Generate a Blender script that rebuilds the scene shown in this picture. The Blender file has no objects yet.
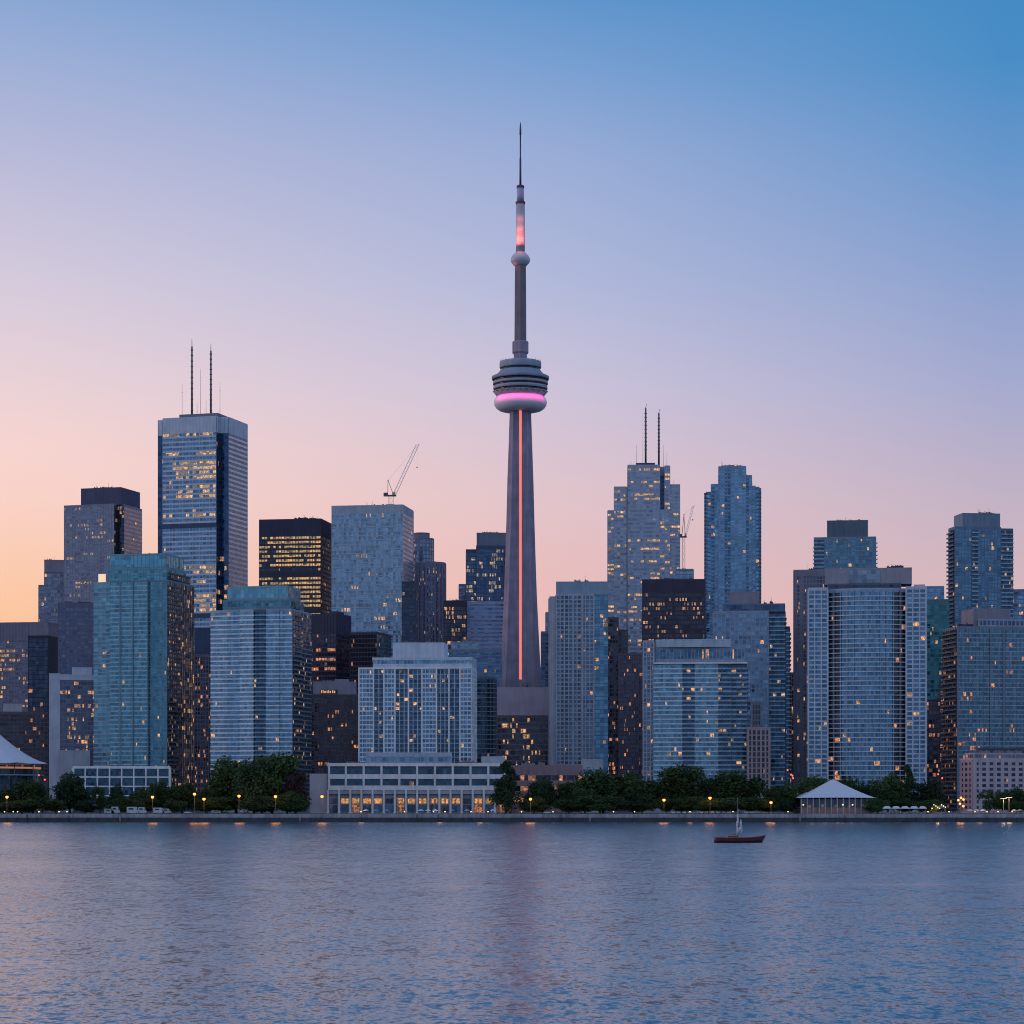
import bpy, math, random
from mathutils import Vector
R = math.radians
sc = bpy.context.scene
col = sc.collection
# ------------------------------------------------------------------ camera
F, H0, YH = 2440.0, 12.0, 802.0          # focal length in pixels, eye height over the water, horizon row
cd = bpy.data.cameras.new('camera'); cam = bpy.data.objects.new('camera', cd); col.objects.link(cam)
cam.location = (0, 0, H0); cam.rotation_euler = (R(90), 0, 0)
cd.sensor_width = 36; cd.lens = F / 1024 * 36; cd.shift_y = (YH - 512) / 1024
cd.clip_start = 1; cd.clip_end = 60000
sc.camera = cam
# ------------------------------------------------------------------ exposure
sc.view_settings.view_transform = 'Standard'; sc.view_settings.look = 'None'
sc.view_settings.exposure = 0.0; sc.view_settings.gamma = 1.0
sc.cycles.max_bounces = 5; sc.cycles.diffuse_bounces = 2; sc.cycles.glossy_bounces = 3
sc.cycles.use_denoising = True; sc.cycles.filter_width = 1.05
sc.cycles.sample_clamp_indirect = 6
# ------------------------------------------------------------------ dusk sky
def lin(r, g, b, k=1.0):
    f = lambda c: ((c / 255 + .055) / 1.055) ** 2.4 if c > 10 else c / 255 / 12.92
    return (f(r) * k, f(g) * k, f(b) * k, 1)
w = bpy.data.worlds.new('World'); sc.world = w; w.use_nodes = True
nt = w.node_tree; nt.nodes.clear()
def nd(t, **kw):
    n = nt.nodes.new(t)
    for k, v in kw.items(): setattr(n, k, v)
    return n
def mth(op, a, b=None, c=None):
    n = nd('ShaderNodeMath', operation=op)
    for i, v in enumerate((a, b, c)):
        if v is None: continue
        if isinstance(v, (int, float)): n.inputs[i].default_value = v
        else: nt.links.new(v, n.inputs[i])
    return n.outputs[0]
tc = nd('ShaderNodeTexCoord'); sx = nd('ShaderNodeSeparateXYZ'); nt.links.new(tc.outputs['Generated'], sx.inputs[0])
dx, dy, dz = sx.outputs
el = mth('MULTIPLY', mth('ARCSINE', dz), 57.2958)
hyp = mth('MAXIMUM', mth('SQRT', mth('ADD', mth('MULTIPLY', dx, dx), mth('MULTIPLY', dy, dy))), .02)
AZ = R(-52)                                # where the sun went down, left of the picture
ca = mth('DIVIDE', mth('ADD', mth('MULTIPLY', dx, math.sin(AZ)), mth('MULTIPLY', dy, math.cos(AZ))), hyp)
def ramp(fac, lo, hi, stops):
    n = nd('ShaderNodeValToRGB'); e = n.color_ramp.elements
    while len(e) > 1: e.remove(e[-1])
    for i, (p, c) in enumerate(stops):
        q = (p - lo) / (hi - lo)
        if i == 0: e[0].position = q; e[0].color = c
        else: e.new(q).color = c
    nt.links.new(mth('DIVIDE', mth('SUBTRACT', fac, lo), hi - lo), n.inputs[0]); return n.outputs[0]
left = ramp(el, -5, 80, [(-5, lin(255, 160, 95)), (0, lin(255, 172, 108)), (2.4, lin(254, 186, 138)), (4.7, lin(252, 200, 165)), (7.05, lin(249, 210, 200)), (8.2, lin(246, 212, 208)), (9.4, lin(235, 210, 214)),
    (11.9, lin(212, 202, 220)), (14.6, lin(184, 186, 217)), (17, lin(152, 173, 214)), (18.8, lin(124, 160, 209)), (25, lin(96, 142, 198)), (40, lin(96, 136, 190)), (80, lin(98, 132, 182))])
mid = ramp(el, -5, 80, [(-5, lin(240, 175, 150)), (0, lin(240, 182, 165)), (4.7, lin(233, 187, 185)), (7.05, lin(224, 195, 202)), (9.5, lin(203, 194, 216)), (12.0, lin(176, 184, 218)), (14.8, lin(152, 172, 214)), (16.9, lin(118, 158, 209)),
    (18.8, lin(84, 144, 201)), (25, lin(76, 134, 192)), (40, lin(90, 132, 188)), (80, lin(98, 132, 182))])
right = ramp(el, -5, 80, [(-5, lin(215, 165, 170)), (0, lin(215, 170, 178)), (4.7, lin(214, 183, 187)), (7.05, lin(193, 178, 197)), (9.6, lin(164, 170, 207)), (12.1, lin(136, 160, 206)), (14.5, lin(103, 150, 203)), (16.6, lin(74, 141, 198)),
    (18.8, lin(66, 137, 194)), (25, lin(62, 126, 184)), (40, lin(80, 126, 182)), (80, lin(98, 132, 182))])
def blend(fac, a, b):
    n = nd('ShaderNodeMix', data_type='RGBA'); nt.links.new(fac, n.inputs[0]); nt.links.new(a, n.inputs[6]); nt.links.new(b, n.inputs[7]); return n.outputs[2]
def clamp01(v): return mth('MINIMUM', mth('MAXIMUM', v, 0.0), 1.0)
front = blend(clamp01(mth('DIVIDE', mth('SUBTRACT', .595, ca), .147)), blend(clamp01(mth('DIVIDE', mth('SUBTRACT', ca, .595), .165)), mid, left), right)
back = ramp(el, -5, 80, [(-5, lin(110, 138, 178)), (0, lin(112, 142, 184)), (3, lin(124, 156, 198)), (6, lin(152, 182, 220)), (10, lin(162, 188, 222)), (20, lin(168, 184, 215)), (45, lin(162, 178, 212)), (80, lin(108, 134, 176))])
mx = nd('ShaderNodeMix', data_type='RGBA')
fm = nd('ShaderNodeMapRange', interpolation_type='SMOOTHSTEP')
nt.links.new(mth('DIVIDE', dy, hyp), fm.inputs[0]); fm.inputs[1].default_value = .45; fm.inputs[2].default_value = -.5
nt.links.new(fm.outputs[0], mx.inputs[0]); nt.links.new(front, mx.inputs[6]); nt.links.new(back, mx.inputs[7])
bg = nd('ShaderNodeBackground'); nt.links.new(mx.outputs[2], bg.inputs[0]); bg.inputs[1].default_value = 1.0
wo = nd('ShaderNodeOutputWorld'); nt.links.new(bg.outputs[0], wo.inputs[0])
# ------------------------------------------------------------------ afterglow of the sun
sd = bpy.data.lights.new('sun', 'SUN'); sun = bpy.data.objects.new('sun', sd); col.objects.link(sun)
sd.energy = .8; sd.angle = R(25); sd.color = (1, .62, .5)
SA, SE = R(-86), R(7)
sun.rotation_euler = Vector((math.sin(SA) * math.cos(SE), math.cos(SA) * math.cos(SE), math.sin(SE))).to_track_quat('Z', 'Y').to_euler()

# ================================================================== helpers
GZ = 4.9
def xat(px, Y): return (px - 512) * Y / F
def zat(y, Y): return H0 - (y - YH) * Y / F
def tag(o, label=None, cat=None, group=None, kind=None):
    if label: o['label'] = label
    if cat: o['category'] = cat
    if group: o['group'] = group
    if kind: o['kind'] = kind
    return o
def empty(name, loc=(0, 0, 0), rz=0, label=None, cat=None, group=None):
    o = bpy.data.objects.new(name, None); o.location = loc; o.rotation_euler = (0, 0, rz); o.empty_display_size = 1
    col.objects.link(o); return tag(o, label, cat, group)
class MB:
    def __init__(s): s.v = []; s.f = []; s.m = []; s.sm = []
    def face(s, pts, mi=0, smooth=False):
        n = len(s.v); s.v += [tuple(p) for p in pts]; s.f.append(tuple(range(n, n + len(pts)))); s.m.append(mi); s.sm.append(smooth)
    def box(s, x0, x1, y0, y1, z0, z1, mi=0): s.prism([(x0, y0), (x1, y0), (x1, y1), (x0, y1)], z0, z1, mi, True)
    def prism(s, poly, z0, z1, mi=0, bottom=False, top_poly=None, mtop=None):
        n = len(s.v); k = len(poly); tp = top_poly or poly
        s.v += [(x, y, z0) for x, y in poly] + [(x, y, z1) for x, y in tp]
        for i in range(k):
            j = (i + 1) % k
            s.f.append((n + i, n + j, n + k + j, n + k + i)); s.m.append(mi); s.sm.append(False)
        s.f.append(tuple(range(n + k, n + 2 * k))); s.m.append(mi if mtop is None else mtop); s.sm.append(False)
        if bottom: s.f.append(tuple(reversed(range(n, n + k)))); s.m.append(mi); s.sm.append(False)
    def ebox(s, P, t, nn, s0, s1, o0, o1, z0, z1, mi=0):   # a box along a wall edge
        c = lambda a, b: (P[0] + t[0] * a + nn[0] * b, P[1] + t[1] * a + nn[1] * b)
        s.prism([c(s0, o1), c(s1, o1), c(s1, o0), c(s0, o0)], z0, z1, mi, True)
    def tube(s, p0, p1, r0, r1=None, n=6, mi=0):
        r1 = r0 if r1 is None else r1
        a, b = Vector(p0), Vector(p1); d = (b - a)
        if d.length < 1e-6: return
        d.normalize(); u = d.orthogonal().normalized(); v = d.cross(u); k = len(s.v)
        for q, r in ((a, r0), (b, r1)):
            for i in range(n):
                an = 2 * math.pi * i / n; s.v.append(tuple(q + (u * math.cos(an) + v * math.sin(an)) * r))
        for i in range(n):
            j = (i + 1) % n; s.f.append((k + i, k + j, k + n + j, k + n + i)); s.m.append(mi); s.sm.append(n > 5)
        s.f.append(tuple(reversed(range(k, k + n)))); s.f.append(tuple(range(k + n, k + 2 * n))); s.m += [mi, mi]; s.sm += [False, False]
    def lathe(s, prof, n=48, mi=0, c=(0, 0), a0=0, smooth=True):      # prof: list of (radius, z), bottom to top
        k = len(s.v); m = len(prof)
        for r, z in prof:
            for i in range(n):
                an = a0 + 2 * math.pi * i / n; s.v.append((c[0] + r * math.cos(an), c[1] + r * math.sin(an), z))
        for q in range(m - 1):
            for i in range(n):
                j = (i + 1) % n
                s.f.append((k + q * n + i, k + q * n + j, k + (q + 1) * n + j, k + (q + 1) * n + i)); s.m.append(mi); s.sm.append(smooth)
        s.f.append(tuple(k + (m - 1) * n + i for i in range(n))); s.m.append(mi); s.sm.append(False)
        s.f.append(tuple(k + i for i in reversed(range(n)))); s.m.append(mi); s.sm.append(False)
    def sphere(s, c, r, n=10, mi=0, sz=1.0):
        prof = [(max(.001, r * math.sin(math.pi * i / n)), c[2] - r * sz * math.cos(math.pi * i / n)) for i in range(n + 1)]
        s.lathe(prof, n + 2, mi, (c[0], c[1]))
    def mesh(s, name, mats):
        me = bpy.data.meshes.new(name); me.from_pydata(s.v, [], s.f)
        for m in mats: me.materials.append(m)
        me.polygons.foreach_set('material_index', s.m); me.polygons.foreach_set('use_smooth', s.sm)
        me.update(); return me
    def build(s, name, mats, parent=None):
        if not isinstance(mats, (list, tuple)): mats = [mats]
        o = bpy.data.objects.new(name, s.mesh(name, mats)); col.objects.link(o)
        if parent: o.parent = parent
        return o
def copy_tree(o, parent=None):
    c = o.copy(); col.objects.link(c); c.parent = parent
    for ch in list(o.children): copy_tree(ch, c)
    return c
# ------------------------------------------------------------------ materials
MC = {}
def newmat(name):
    m = bpy.data.materials.new(name); m.use_nodes = True; return m, m.node_tree, m.node_tree.nodes['Principled BSDF']
def L(t, a, b): t.links.new(a, b)
def N(t, ty, **kw):
    n = t.nodes.new(ty)
    for k, v in kw.items(): setattr(n, k, v)
    return n
def wall(rgb, rough=.8, var=.22, metal=0.0):
    key = ('w', rgb, rough, var, metal)
    if key in MC: return MC[key]
    rgb = (rgb[0] * .97 + .014, rgb[1] * .97 + .018, rgb[2] * .97 + .027)
    m, t, b = newmat('wall_finish'); c = N(t, 'ShaderNodeTexCoord')
    mp = N(t, 'ShaderNodeMapping'); mp.inputs['Scale'].default_value = (.5, .5, .04); L(t, c.outputs['Object'], mp.inputs[0])
    n1 = N(t, 'ShaderNodeTexNoise'); n1.inputs['Scale'].default_value = 1; n1.inputs['Detail'].default_value = 4; L(t, mp.outputs[0], n1.inputs[0])
    n2 = N(t, 'ShaderNodeTexNoise'); n2.inputs['Scale'].default_value = .12; n2.inputs['Detail'].default_value = 5; L(t, c.outputs['Object'], n2.inputs[0])
    a = N(t, 'ShaderNodeMath', operation='ADD'); L(t, n1.outputs[0], a.inputs[0]); L(t, n2.outputs[0], a.inputs[1])
    r = N(t, 'ShaderNodeMapRange'); L(t, a.outputs[0], r.inputs[0]); r.inputs[1].default_value = .6; r.inputs[2].default_value = 1.4
    r.inputs[3].default_value = 1 - var; r.inputs[4].default_value = 1 + var
    mu = N(t, 'ShaderNodeVectorMath', operation='SCALE'); mu.inputs[0].default_value = rgb; L(t, r.outputs[0], mu.inputs['Scale'])
    L(t, mu.outputs[0], b.inputs['Base Color']); b.inputs['Roughness'].default_value = rough; b.inputs['Metallic'].default_value = metal
    MC[key] = m; return m
def glass(rgb, cell=(3, 3, 3.2), rough=.1, metal=.75, dark=.3, pale=.05, lo=.62, hi=1.35):
    key = ('g', rgb, cell, rough, metal, dark, pale, lo, hi)
    if key in MC: return MC[key]
    m, t, b = newmat('window_glass'); c = N(t, 'ShaderNodeTexCoord')
    dv = N(t, 'ShaderNodeVectorMath', operation='DIVIDE'); L(t, c.outputs['Object'], dv.inputs[0]); dv.inputs[1].default_value = cell
    fl = N(t, 'ShaderNodeVectorMath', operation='FLOOR'); L(t, dv.outputs[0], fl.inputs[0])
    wn = N(t, 'ShaderNodeTexWhiteNoise'); L(t, fl.outputs[0], wn.inputs[0])
    cr = N(t, 'ShaderNodeValToRGB'); e = cr.color_ramp.elements
    g_ = sum(rgb) / 3; rgb = tuple(max(.01, (g_ + (c - g_) * 1.25) * .55) + e_ for c, e_ in zip(rgb, (.012, .018, .026)))
    k = lambda f: (min(1, rgb[0] * f), min(1, rgb[1] * f), min(1, rgb[2] * f), 1)
    e[0].position = 0; e[0].color = k(lo); e[1].position = dark; e[1].color = k(.8)
    e.new(dark + .15).color = k(1); e.new(1 - pale).color = k(1.08); e.new(1.0).color = k(hi)
    L(t, wn.outputs['Value'], cr.inputs[0]); L(t, cr.outputs[0], b.inputs['Base Color'])
    b.inputs['Roughness'].default_value = rough; b.inputs['Metallic'].default_value = metal
    # every pane sits a touch out of true
    sb = N(t, 'ShaderNodeVectorMath', operation='SUBTRACT'); L(t, wn.outputs['Color'], sb.inputs[0]); sb.inputs[1].default_value = (.5, .5, .5)
    sl = N(t, 'ShaderNodeVectorMath', operation='SCALE'); L(t, sb.outputs[0], sl.inputs[0]); sl.inputs['Scale'].default_value = .05
    ge = N(t, 'ShaderNodeNewGeometry'); ad = N(t, 'ShaderNodeVectorMath', operation='ADD'); L(t, ge.outputs['Normal'], ad.inputs[0]); L(t, sl.outputs[0], ad.inputs[1])
    nm = N(t, 'ShaderNodeVectorMath', operation='NORMALIZE'); L(t, ad.outputs[0], nm.inputs[0]); L(t, nm.outputs[0], b.inputs['Normal'])
    MC[key] = m; return m
def lit(rgb, s=1.0, cell=(3, 3, 3.2), lo=.28):
    key = ('l', rgb, s, cell, lo)
    if key in MC: return MC[key]
    m, t, b = newmat('lit_window'); c = N(t, 'ShaderNodeTexCoord')
    dv = N(t, 'ShaderNodeVectorMath', operation='DIVIDE'); L(t, c.outputs['Object'], dv.inputs[0]); dv.inputs[1].default_value = cell
    fl = N(t, 'ShaderNodeVectorMath', operation='FLOOR'); L(t, dv.outputs[0], fl.inputs[0])
    wn = N(t, 'ShaderNodeTexWhiteNoise'); L(t, fl.outputs[0], wn.inputs[0])
    n = N(t, 'ShaderNodeTexNoise'); n.inputs['Scale'].default_value = .8; n.inputs['Detail'].default_value = 2; L(t, c.outputs['Object'], n.inputs[0])
    r = N(t, 'ShaderNodeMapRange'); L(t, n.outputs[0], r.inputs[0]); r.inputs[1].default_value = .4; r.inputs[2].default_value = .62; r.inputs[3].default_value = lo; r.inputs[4].default_value = 1.15
    r2 = N(t, 'ShaderNodeMapRange'); L(t, wn.outputs['Value'], r2.inputs[0]); r2.inputs[3].default_value = .12 * s; r2.inputs[4].default_value = 1.25 * s
    mu = N(t, 'ShaderNodeMath', operation='MULTIPLY'); L(t, r.outputs[0], mu.inputs[0]); L(t, r2.outputs[0], mu.inputs[1])
    mx = N(t, 'ShaderNodeMix', data_type='RGBA'); sp = N(t, 'ShaderNodeSeparateColor'); L(t, wn.outputs['Color'], sp.inputs[0])
    L(t, sp.outputs[0], mx.inputs[0]); mx.inputs[6].default_value = (*rgb, 1); mx.inputs[7].default_value = (rgb[0], rgb[1] * .72, rgb[2] * .5, 1)
    L(t, mx.outputs[2], b.inputs['Emission Color']); L(t, mu.outputs[0], b.inputs['Emission Strength'])
    b.inputs['Base Color'].default_value = (.05, .05, .06, 1); b.inputs['Roughness'].default_value = .3
    m.cycles.emission_sampling = 'NONE'
    MC[key] = m; return m
def plain(name, rgb, rough=.6, metal=0.0, em=None, es=0.0, sample=False):
    key = (name, rgb, rough, metal, em, es)
    if key in MC: return MC[key]
    m, t, b = newmat(name)
    c = N(t, 'ShaderNodeTexCoord'); n = N(t, 'ShaderNodeTexNoise'); n.inputs['Scale'].default_value = 1.5; n.inputs['Detail'].default_value = 4; L(t, c.outputs['Object'], n.inputs[0])
    r = N(t, 'ShaderNodeMapRange'); L(t, n.outputs[0], r.inputs[0]); r.inputs[3].default_value = .75; r.inputs[4].default_value = 1.25
    mu = N(t, 'ShaderNodeVectorMath', operation='SCALE'); mu.inputs[0].default_value = rgb; L(t, r.outputs[0], mu.inputs['Scale'])
    L(t, mu.outputs[0], b.inputs['Base Color']); b.inputs['Roughness'].default_value = rough; b.inputs['Metallic'].default_value = metal
    if em: b.inputs['Emission Color'].default_value = (*em, 1); b.inputs['Emission Strength'].default_value = es
    if em and not sample: m.cycles.emission_sampling = 'NONE'
    MC[key] = m; return m
WARM = (1, .61, .32); ORG = (1, .46, .22); WHT = (1, .76, .52); YEL = (1, .76, .26)
STEEL = plain('steel', (.12, .12, .14), .5, .6)
DARKMET = plain('dark_metal', (.03, .03, .035), .5)

# ================================================================== buildings
class Bld:
    def __init__(s, name, label, xl, xc, xr, Y, th=0.0, d=None, vis=800, seed=1, cat='building', group=None):
        auto = xc == xr and th == 0
        if auto: th = math.degrees(math.atan(((xl + xr) / 2 - 512) / F))
        th = R(th); s.th = th; s.Y = Y; s.rng = random.Random(seed)
        near = xl if th < 0 else xc
        Cx, Cy = xat(near, Y), Y
        ux, uy = math.cos(th), -math.sin(th); vx, vy = math.sin(th), math.cos(th)
        def along(px, dx_, dy_):
            k = (px - 512) / F; return (k * Cy - Cx) / (dx_ - k * dy_)
        if auto: Cx = xat(xl, Y); s.w = along(xr, ux, uy); s.d = d; fl = (Cx, Cy)
        elif th < 0:      # xl: far end of the left side, xc: near corner, xr: right end of the front
            Cx = xat(xc, Y); s.w = along(xr, ux, uy); s.d = along(xl, vx, vy) if d is None else d; fl = (Cx, Cy)
        else:
            wd = -along(xl, ux, uy); s.w = wd; s.d = along(xr, vx, vy) if d is None else d; fl = (Cx - wd * ux, Cy - wd * uy)
        s.fl, s.u, s.v = fl, (ux, uy), (vx, vy)
        s.root = empty(name, (fl[0], fl[1], GZ), -th, label, cat, group)
        s.fr = {}; s.wins = []; s.vis = s.z(vis); s.parts = []
    def lx(s, px):
        k = (px - 512) / F; return (k * s.fl[1] - s.fl[0]) / (s.u[0] - k * s.u[1])
    def z(s, y): return zat(y, s.Y) - GZ
    def world(s, p): return (s.fl[0] + s.u[0] * p[0] + s.v[0] * p[1], s.fl[1] + s.u[1] * p[0] + s.v[1] * p[1])
    def rect(s, p0, p1, d0=0.0, d1=None):
        a = 0.0 if p0 is None else s.lx(p0); b = s.w if p1 is None else s.lx(p1); e = s.d if d1 is None else d1
        return [(a, d0), (b, d0), (b, e), (a, e)]
    def block(s, poly, ytop, st, y0=None, name='wall', over={}, blank=False):
        z1 = s.z(ytop); z0 = 0 if y0 is None else s.z(y0)
        m = MB(); m.prism(poly, z0, z1, 0)
        # low parapet around the roof, standing just proud of the wall
        k = len(poly)
        for i in range(k):
            P, Q = poly[i], poly[(i + 1) % k]; l = math.dist(P, Q)
            if l < .5: continue
            t_ = ((Q[0] - P[0]) / l, (Q[1] - P[1]) / l); n_ = (t_[1], -t_[0])
            m.ebox(P, t_, n_, -.02, l + .02, -.35, .06, z1 - .4, z1 + .55, 0)
        s.parts.append((name, m, st['wall']))
        if blank: return
        for i in range(k):
            P, Q = poly[i], poly[(i + 1) % k]; l = math.dist(P, Q)
            if l < 1.2: continue
            t_ = ((Q[0] - P[0]) / l, (Q[1] - P[1]) / l); n_ = (t_[1], -t_[0])
            mw = s.world(((P[0] + Q[0]) / 2, (P[1] + Q[1]) / 2)); nw = (s.u[0] * n_[0] + s.v[0] * n_[1], s.u[1] * n_[0] + s.v[1] * n_[1])
            if nw[0] * mw[0] + nw[1] * mw[1] > .03 * math.hypot(*mw): continue
            so = over.get(i, st)
            if so is None: continue
            s.facade(P, l, t_, n_, z0, z1, so, -(nw[0] * mw[0] + nw[1] * mw[1]) / math.hypot(*mw))
    def facade(s, P, l, t, n, z0, z1, st, facing):
        fr = s.fr.setdefault(id(st), (MB(), st)); f = fr[0]; rng = s.rng
        fh, cap, sill, pier = st['fh'], st['cap'], st['sill'], st['pier']
        nb = max(1, round(l / st['bay'])); bw = l / nb
        base = max(z0, s.vis - 6); nf = int((z1 - cap - base) / fh)
        cols = st['cols']; k0 = z1 - cap
        Q = lambda a, o, z: (P[0] + t[0] * a + n[0] * o, P[1] + t[1] * a + n[1] * o, z)
        for k in range(nf):
            zt = k0 - k * fh; zb = zt - fh
            rowlit = rng.random() < st['rows']; seg = rng.random() * .5
            low = 1 + st['low'] * max(0, 1 - (zb / 110))
            if sill > 0: f.ebox(P, t, n, 0, l, 0, st['bo'], zb, zb + sill, 0)
            if k and st['mech'] and k % st['mech'] == 0:
                f.ebox(P, t, n, 0, l, 0, st['bo'] + .05, zb, zt, 2); continue
            run = 0
            for b in range(nb):
                c = cols[min(len(cols) - 1, int((b + .5) / nb * len(cols)))]
                a0, a1 = b * bw + pier / 2, (b + 1) * bw - pier / 2
                if c == 'W': continue
                if c == 'w': a0 += bw * .22; a1 -= bw * .22
                if c == 'D':
                    o = st['bal']
                    f.ebox(P, t, n, b * bw + .05, (b + 1) * bw - .05, .0, o, zb - .02, zb + .24, 0)
                    f.ebox(P, t, n, b * bw + .08, (b + 1) * bw - .08, o - .1, o - .03, zb + .24, zb + 1.15, 3)
                y0, y1 = zb + max(sill, .25), zt - st['head']
                if run > 0: L_ = True; run -= 1
                else:
                    p = st['lit'] * low
                    if rowlit: p = st['rowp'] if abs(b / nb - seg) > .12 else st['rowp'] ** 4 * .4
                    L_ = rng.random() < p
                    if L_ and not rowlit and st['run']: run = rng.randint(0, st['run'])
                gm = st['dglass'] if c in 'Dd' else st['glass']; q4 = lambda a, e: [Q(a, .05, y0), Q(e, .05, y0), Q(e, .05, y1), Q(a, .05, y1)]
                if not L_: fs = [(q4(a0, a1), gm)]
                elif rowlit or rng.random() < .3: fs = [(q4(a0, a1), st['litm'])]
                else:
                    am = a0 + (a1 - a0) * rng.uniform(.3, .65); fs = [(q4(a0, am), st['litm']), (q4(am, a1), gm)]
                    if rng.random() < .5: fs = [(f_[0], g_) for f_, g_ in zip(fs, (gm, st['litm']))]
                s.wins.append((bool(L_), facing, y1, fs))
        if pier <= 0 and nf > 0:
            for a in (.16, l - .16): f.ebox(P, t, n, a - .14, a + .14, 0, max(.05, st['bo'] - .06), max(z0, k0 - nf * fh), z1 - .45, 1)
        if pier > 0 and nf > 0:
            zl = max(z0, k0 - nf * fh)
            for b in range(nb + 1):
                a = min(max(b * bw, pier / 2 + .01), l - pier / 2 - .01)
                f.ebox(P, t, n, a - pier / 2, a + pier / 2, 0, st['po'], zl, z1 - .45, 1)
            for a in st['major']:
                f.ebox(P, t, n, a * l - .5, a * l + .5, 0, st['po'] + .5, zl, z1 - .45, 1)
    def units(s, poly, ytop, n=3, hmax=3.0, ant=2, mat=None):
        n = round(n * 1.7 + 1); ant += 1
        r = s.rng; x0 = min(p[0] for p in poly); x1 = max(p[0] for p in poly); y0 = min(p[1] for p in poly); y1 = max(p[1] for p in poly); z = s.z(ytop)
        for i in range(n):
            a = x0 + (x1 - x0) * r.uniform(.08, .8); b = y0 + (y1 - y0) * r.uniform(.08, .5); w_ = r.uniform(1.5, 5); h = r.uniform(1.0, hmax)
            m = MB(); m.box(a, min(a + w_, x1 - .8), b, b + r.uniform(2, 5), z, z + h); m.box(a + .3, a + 1.0, b + .3, b + 1, z + h, z + h + .6)
            m.build('rooftop_unit', mat or wall((.2, .21, .24)), s.root)
        for i in range(ant):
            a = x0 + (x1 - x0) * r.uniform(.08, .92); b = y0 + (y1 - y0) * r.uniform(.1, .5); h = r.uniform(2.5, 6)
            m = MB(); m.tube((a, b, z), (a, b, z + h), .12, .05, 5); m.tube((a - .6, b, z + h * .75), (a + .6, b, z + h * .75), .05, .05, 4); m.build('antenna', DARKMET, s.root)
    def done(s, cap=100):
        groups = {}
        for name, m, mt in s.parts: m.build(name, mt, s.root)
        for m, st in s.fr.values():
            if m.f: m.build('facade_frame', [st['band'], st['pierm'], st['mechm'], st['rail']], s.root)
        s.wins.sort(key=lambda q: (not q[0], q[1] < .6, -q[2]))
        big = s.wins[:cap]; rest = s.wins[cap:]
        for q in big:
            m = MB(); mt = []
            for f_, g_ in q[3]:
                if g_ not in mt: mt.append(g_)
                m.face(f_, mt.index(g_))
            m.build('window', mt, s.root)
        if rest:
            mats = []; m = MB()
            for q in rest:
                for f_, g_ in q[3]:
                    if g_ not in mats: mats.append(g_)
                    m.face(f_, mats.index(g_))
            o = m.build('window', mats, s.root); o['kind'] = 'stuff'
        return s.root
def S(**k):
    d = dict(fh=3.2, bay=3.4, sill=.8, pier=.35, cap=1.5, bo=.14, po=.22, head=.05, wall=wall((.3, .32, .36)), lit=.05, rows=0, run=0, low=.8,
             litm=lit(WARM), cols='g', bal=1.3, mech=0, major=(), rowp=.8)
    d.update(k); d['lit'] *= .66 if d['lit'] < .3 else .5 if d['lit'] < .5 else 1; d['rows'] *= .8 if d['rows'] < .5 else 1
    d.setdefault('band', d['wall']); d.setdefault('pierm', d['wall']); d.setdefault('mechm', DARKMET)
    d.setdefault('glass', glass((.3, .42, .55))); d.setdefault('dglass', glass((.1, .14, .2))); d.setdefault('rail', glass((.4, .55, .66), metal=.5, dark=.05))
    return d
# finishes
W_pale = wall((.74, .73, .74)); W_white = wall((.8, .8, .8)); W_grey = wall((.34, .36, .42)); W_mauve = wall((.27, .25, .31)); W_slate = wall((.17, .18, .25))
W_dark = wall((.035, .035, .06)); W_brown = wall((.12, .085, .09)); W_navy = wall((.04, .06, .12)); W_teal = wall((.16, .3, .36)); W_blue = wall((.22, .31, .42)); W_pink = wall((.5, .4, .42)); W_black = wall((.02, .02, .028))
G_teal = glass((.30, .52, .60)); G_blue = glass((.32, .48, .66)); G_steel = glass((.42, .50, .62)); G_mauve = glass((.36, .37, .46)); G_dark = glass((.09, .10, .15)); G_navy = glass((.12, .17, .28)); G_green = glass((.10, .26, .28)); G_brown = glass((.10, .08, .09)); G_pale = glass((.55, .66, .76))
D_teal = glass((.12, .22, .26)); D_blue = glass((.13, .2, .3))

# --- far row, left to right
b = Bld('office_tower', 'small slate stepped office tower left of the mauve tower with the dark roof block', 38.5, 64, 64, 2420, 0, 35, 640, 1)
st = S(wall=W_mauve, glass=G_mauve, fh=3.9, bay=2.6, lit=.06, litm=lit(WHT, .8)); b.block(b.rect(38.5, 44.2, 4), 585, st); b.block(b.rect(44.2, None), 560, S(wall=W_mauve, glass=glass((.3, .31, .4)), fh=50, bay=2, sill=1, lit=0, cap=1), y0=572); b.block(b.rect(44.2, None, .4), 572, st)
b.units(b.rect(44, 60), 560, 1, 2, 2); b.done()

b = Bld('office_tower', 'grey mauve office tower with a dark windowless roof block and a notched corner', 64, 121, 142, 2300, 16, None, 640, 2)
n_ = 7.0; W_, D_ = b.w, b.d
st = S(wall=wall((.26, .26, .33)), glass=G_mauve, fh=3.9, bay=2.9, sill=1.7, pier=.7, lit=.10, run=3, litm=lit(WHT, .75), cap=2)
stn = S(wall=W_black, glass=G_dark, fh=3.9, bay=2.5, lit=.3, litm=lit(WHT, .6))
b.block([(0, 0), (W_ - n_, 0), (W_ - n_, n_), (W_, n_), (W_, D_), (0, D_)], 504, st, over={1: stn, 2: stn, 3: S(wall=wall((.3, .26, .28)), band=wall((.42, .36, .36)), glass=glass((.35, .3, .34)), fh=3.9, bay=5, sill=1.7, pier=0, lit=.02, cap=2)})
b.block(b.rect(79, 119, 4), 487, S(wall=wall((.06, .065, .13))), y0=504, blank=True, name='roof_block'); b.units(b.rect(85, 115, 5, 15), 487, 4, 2, 3); b.done()

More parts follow.
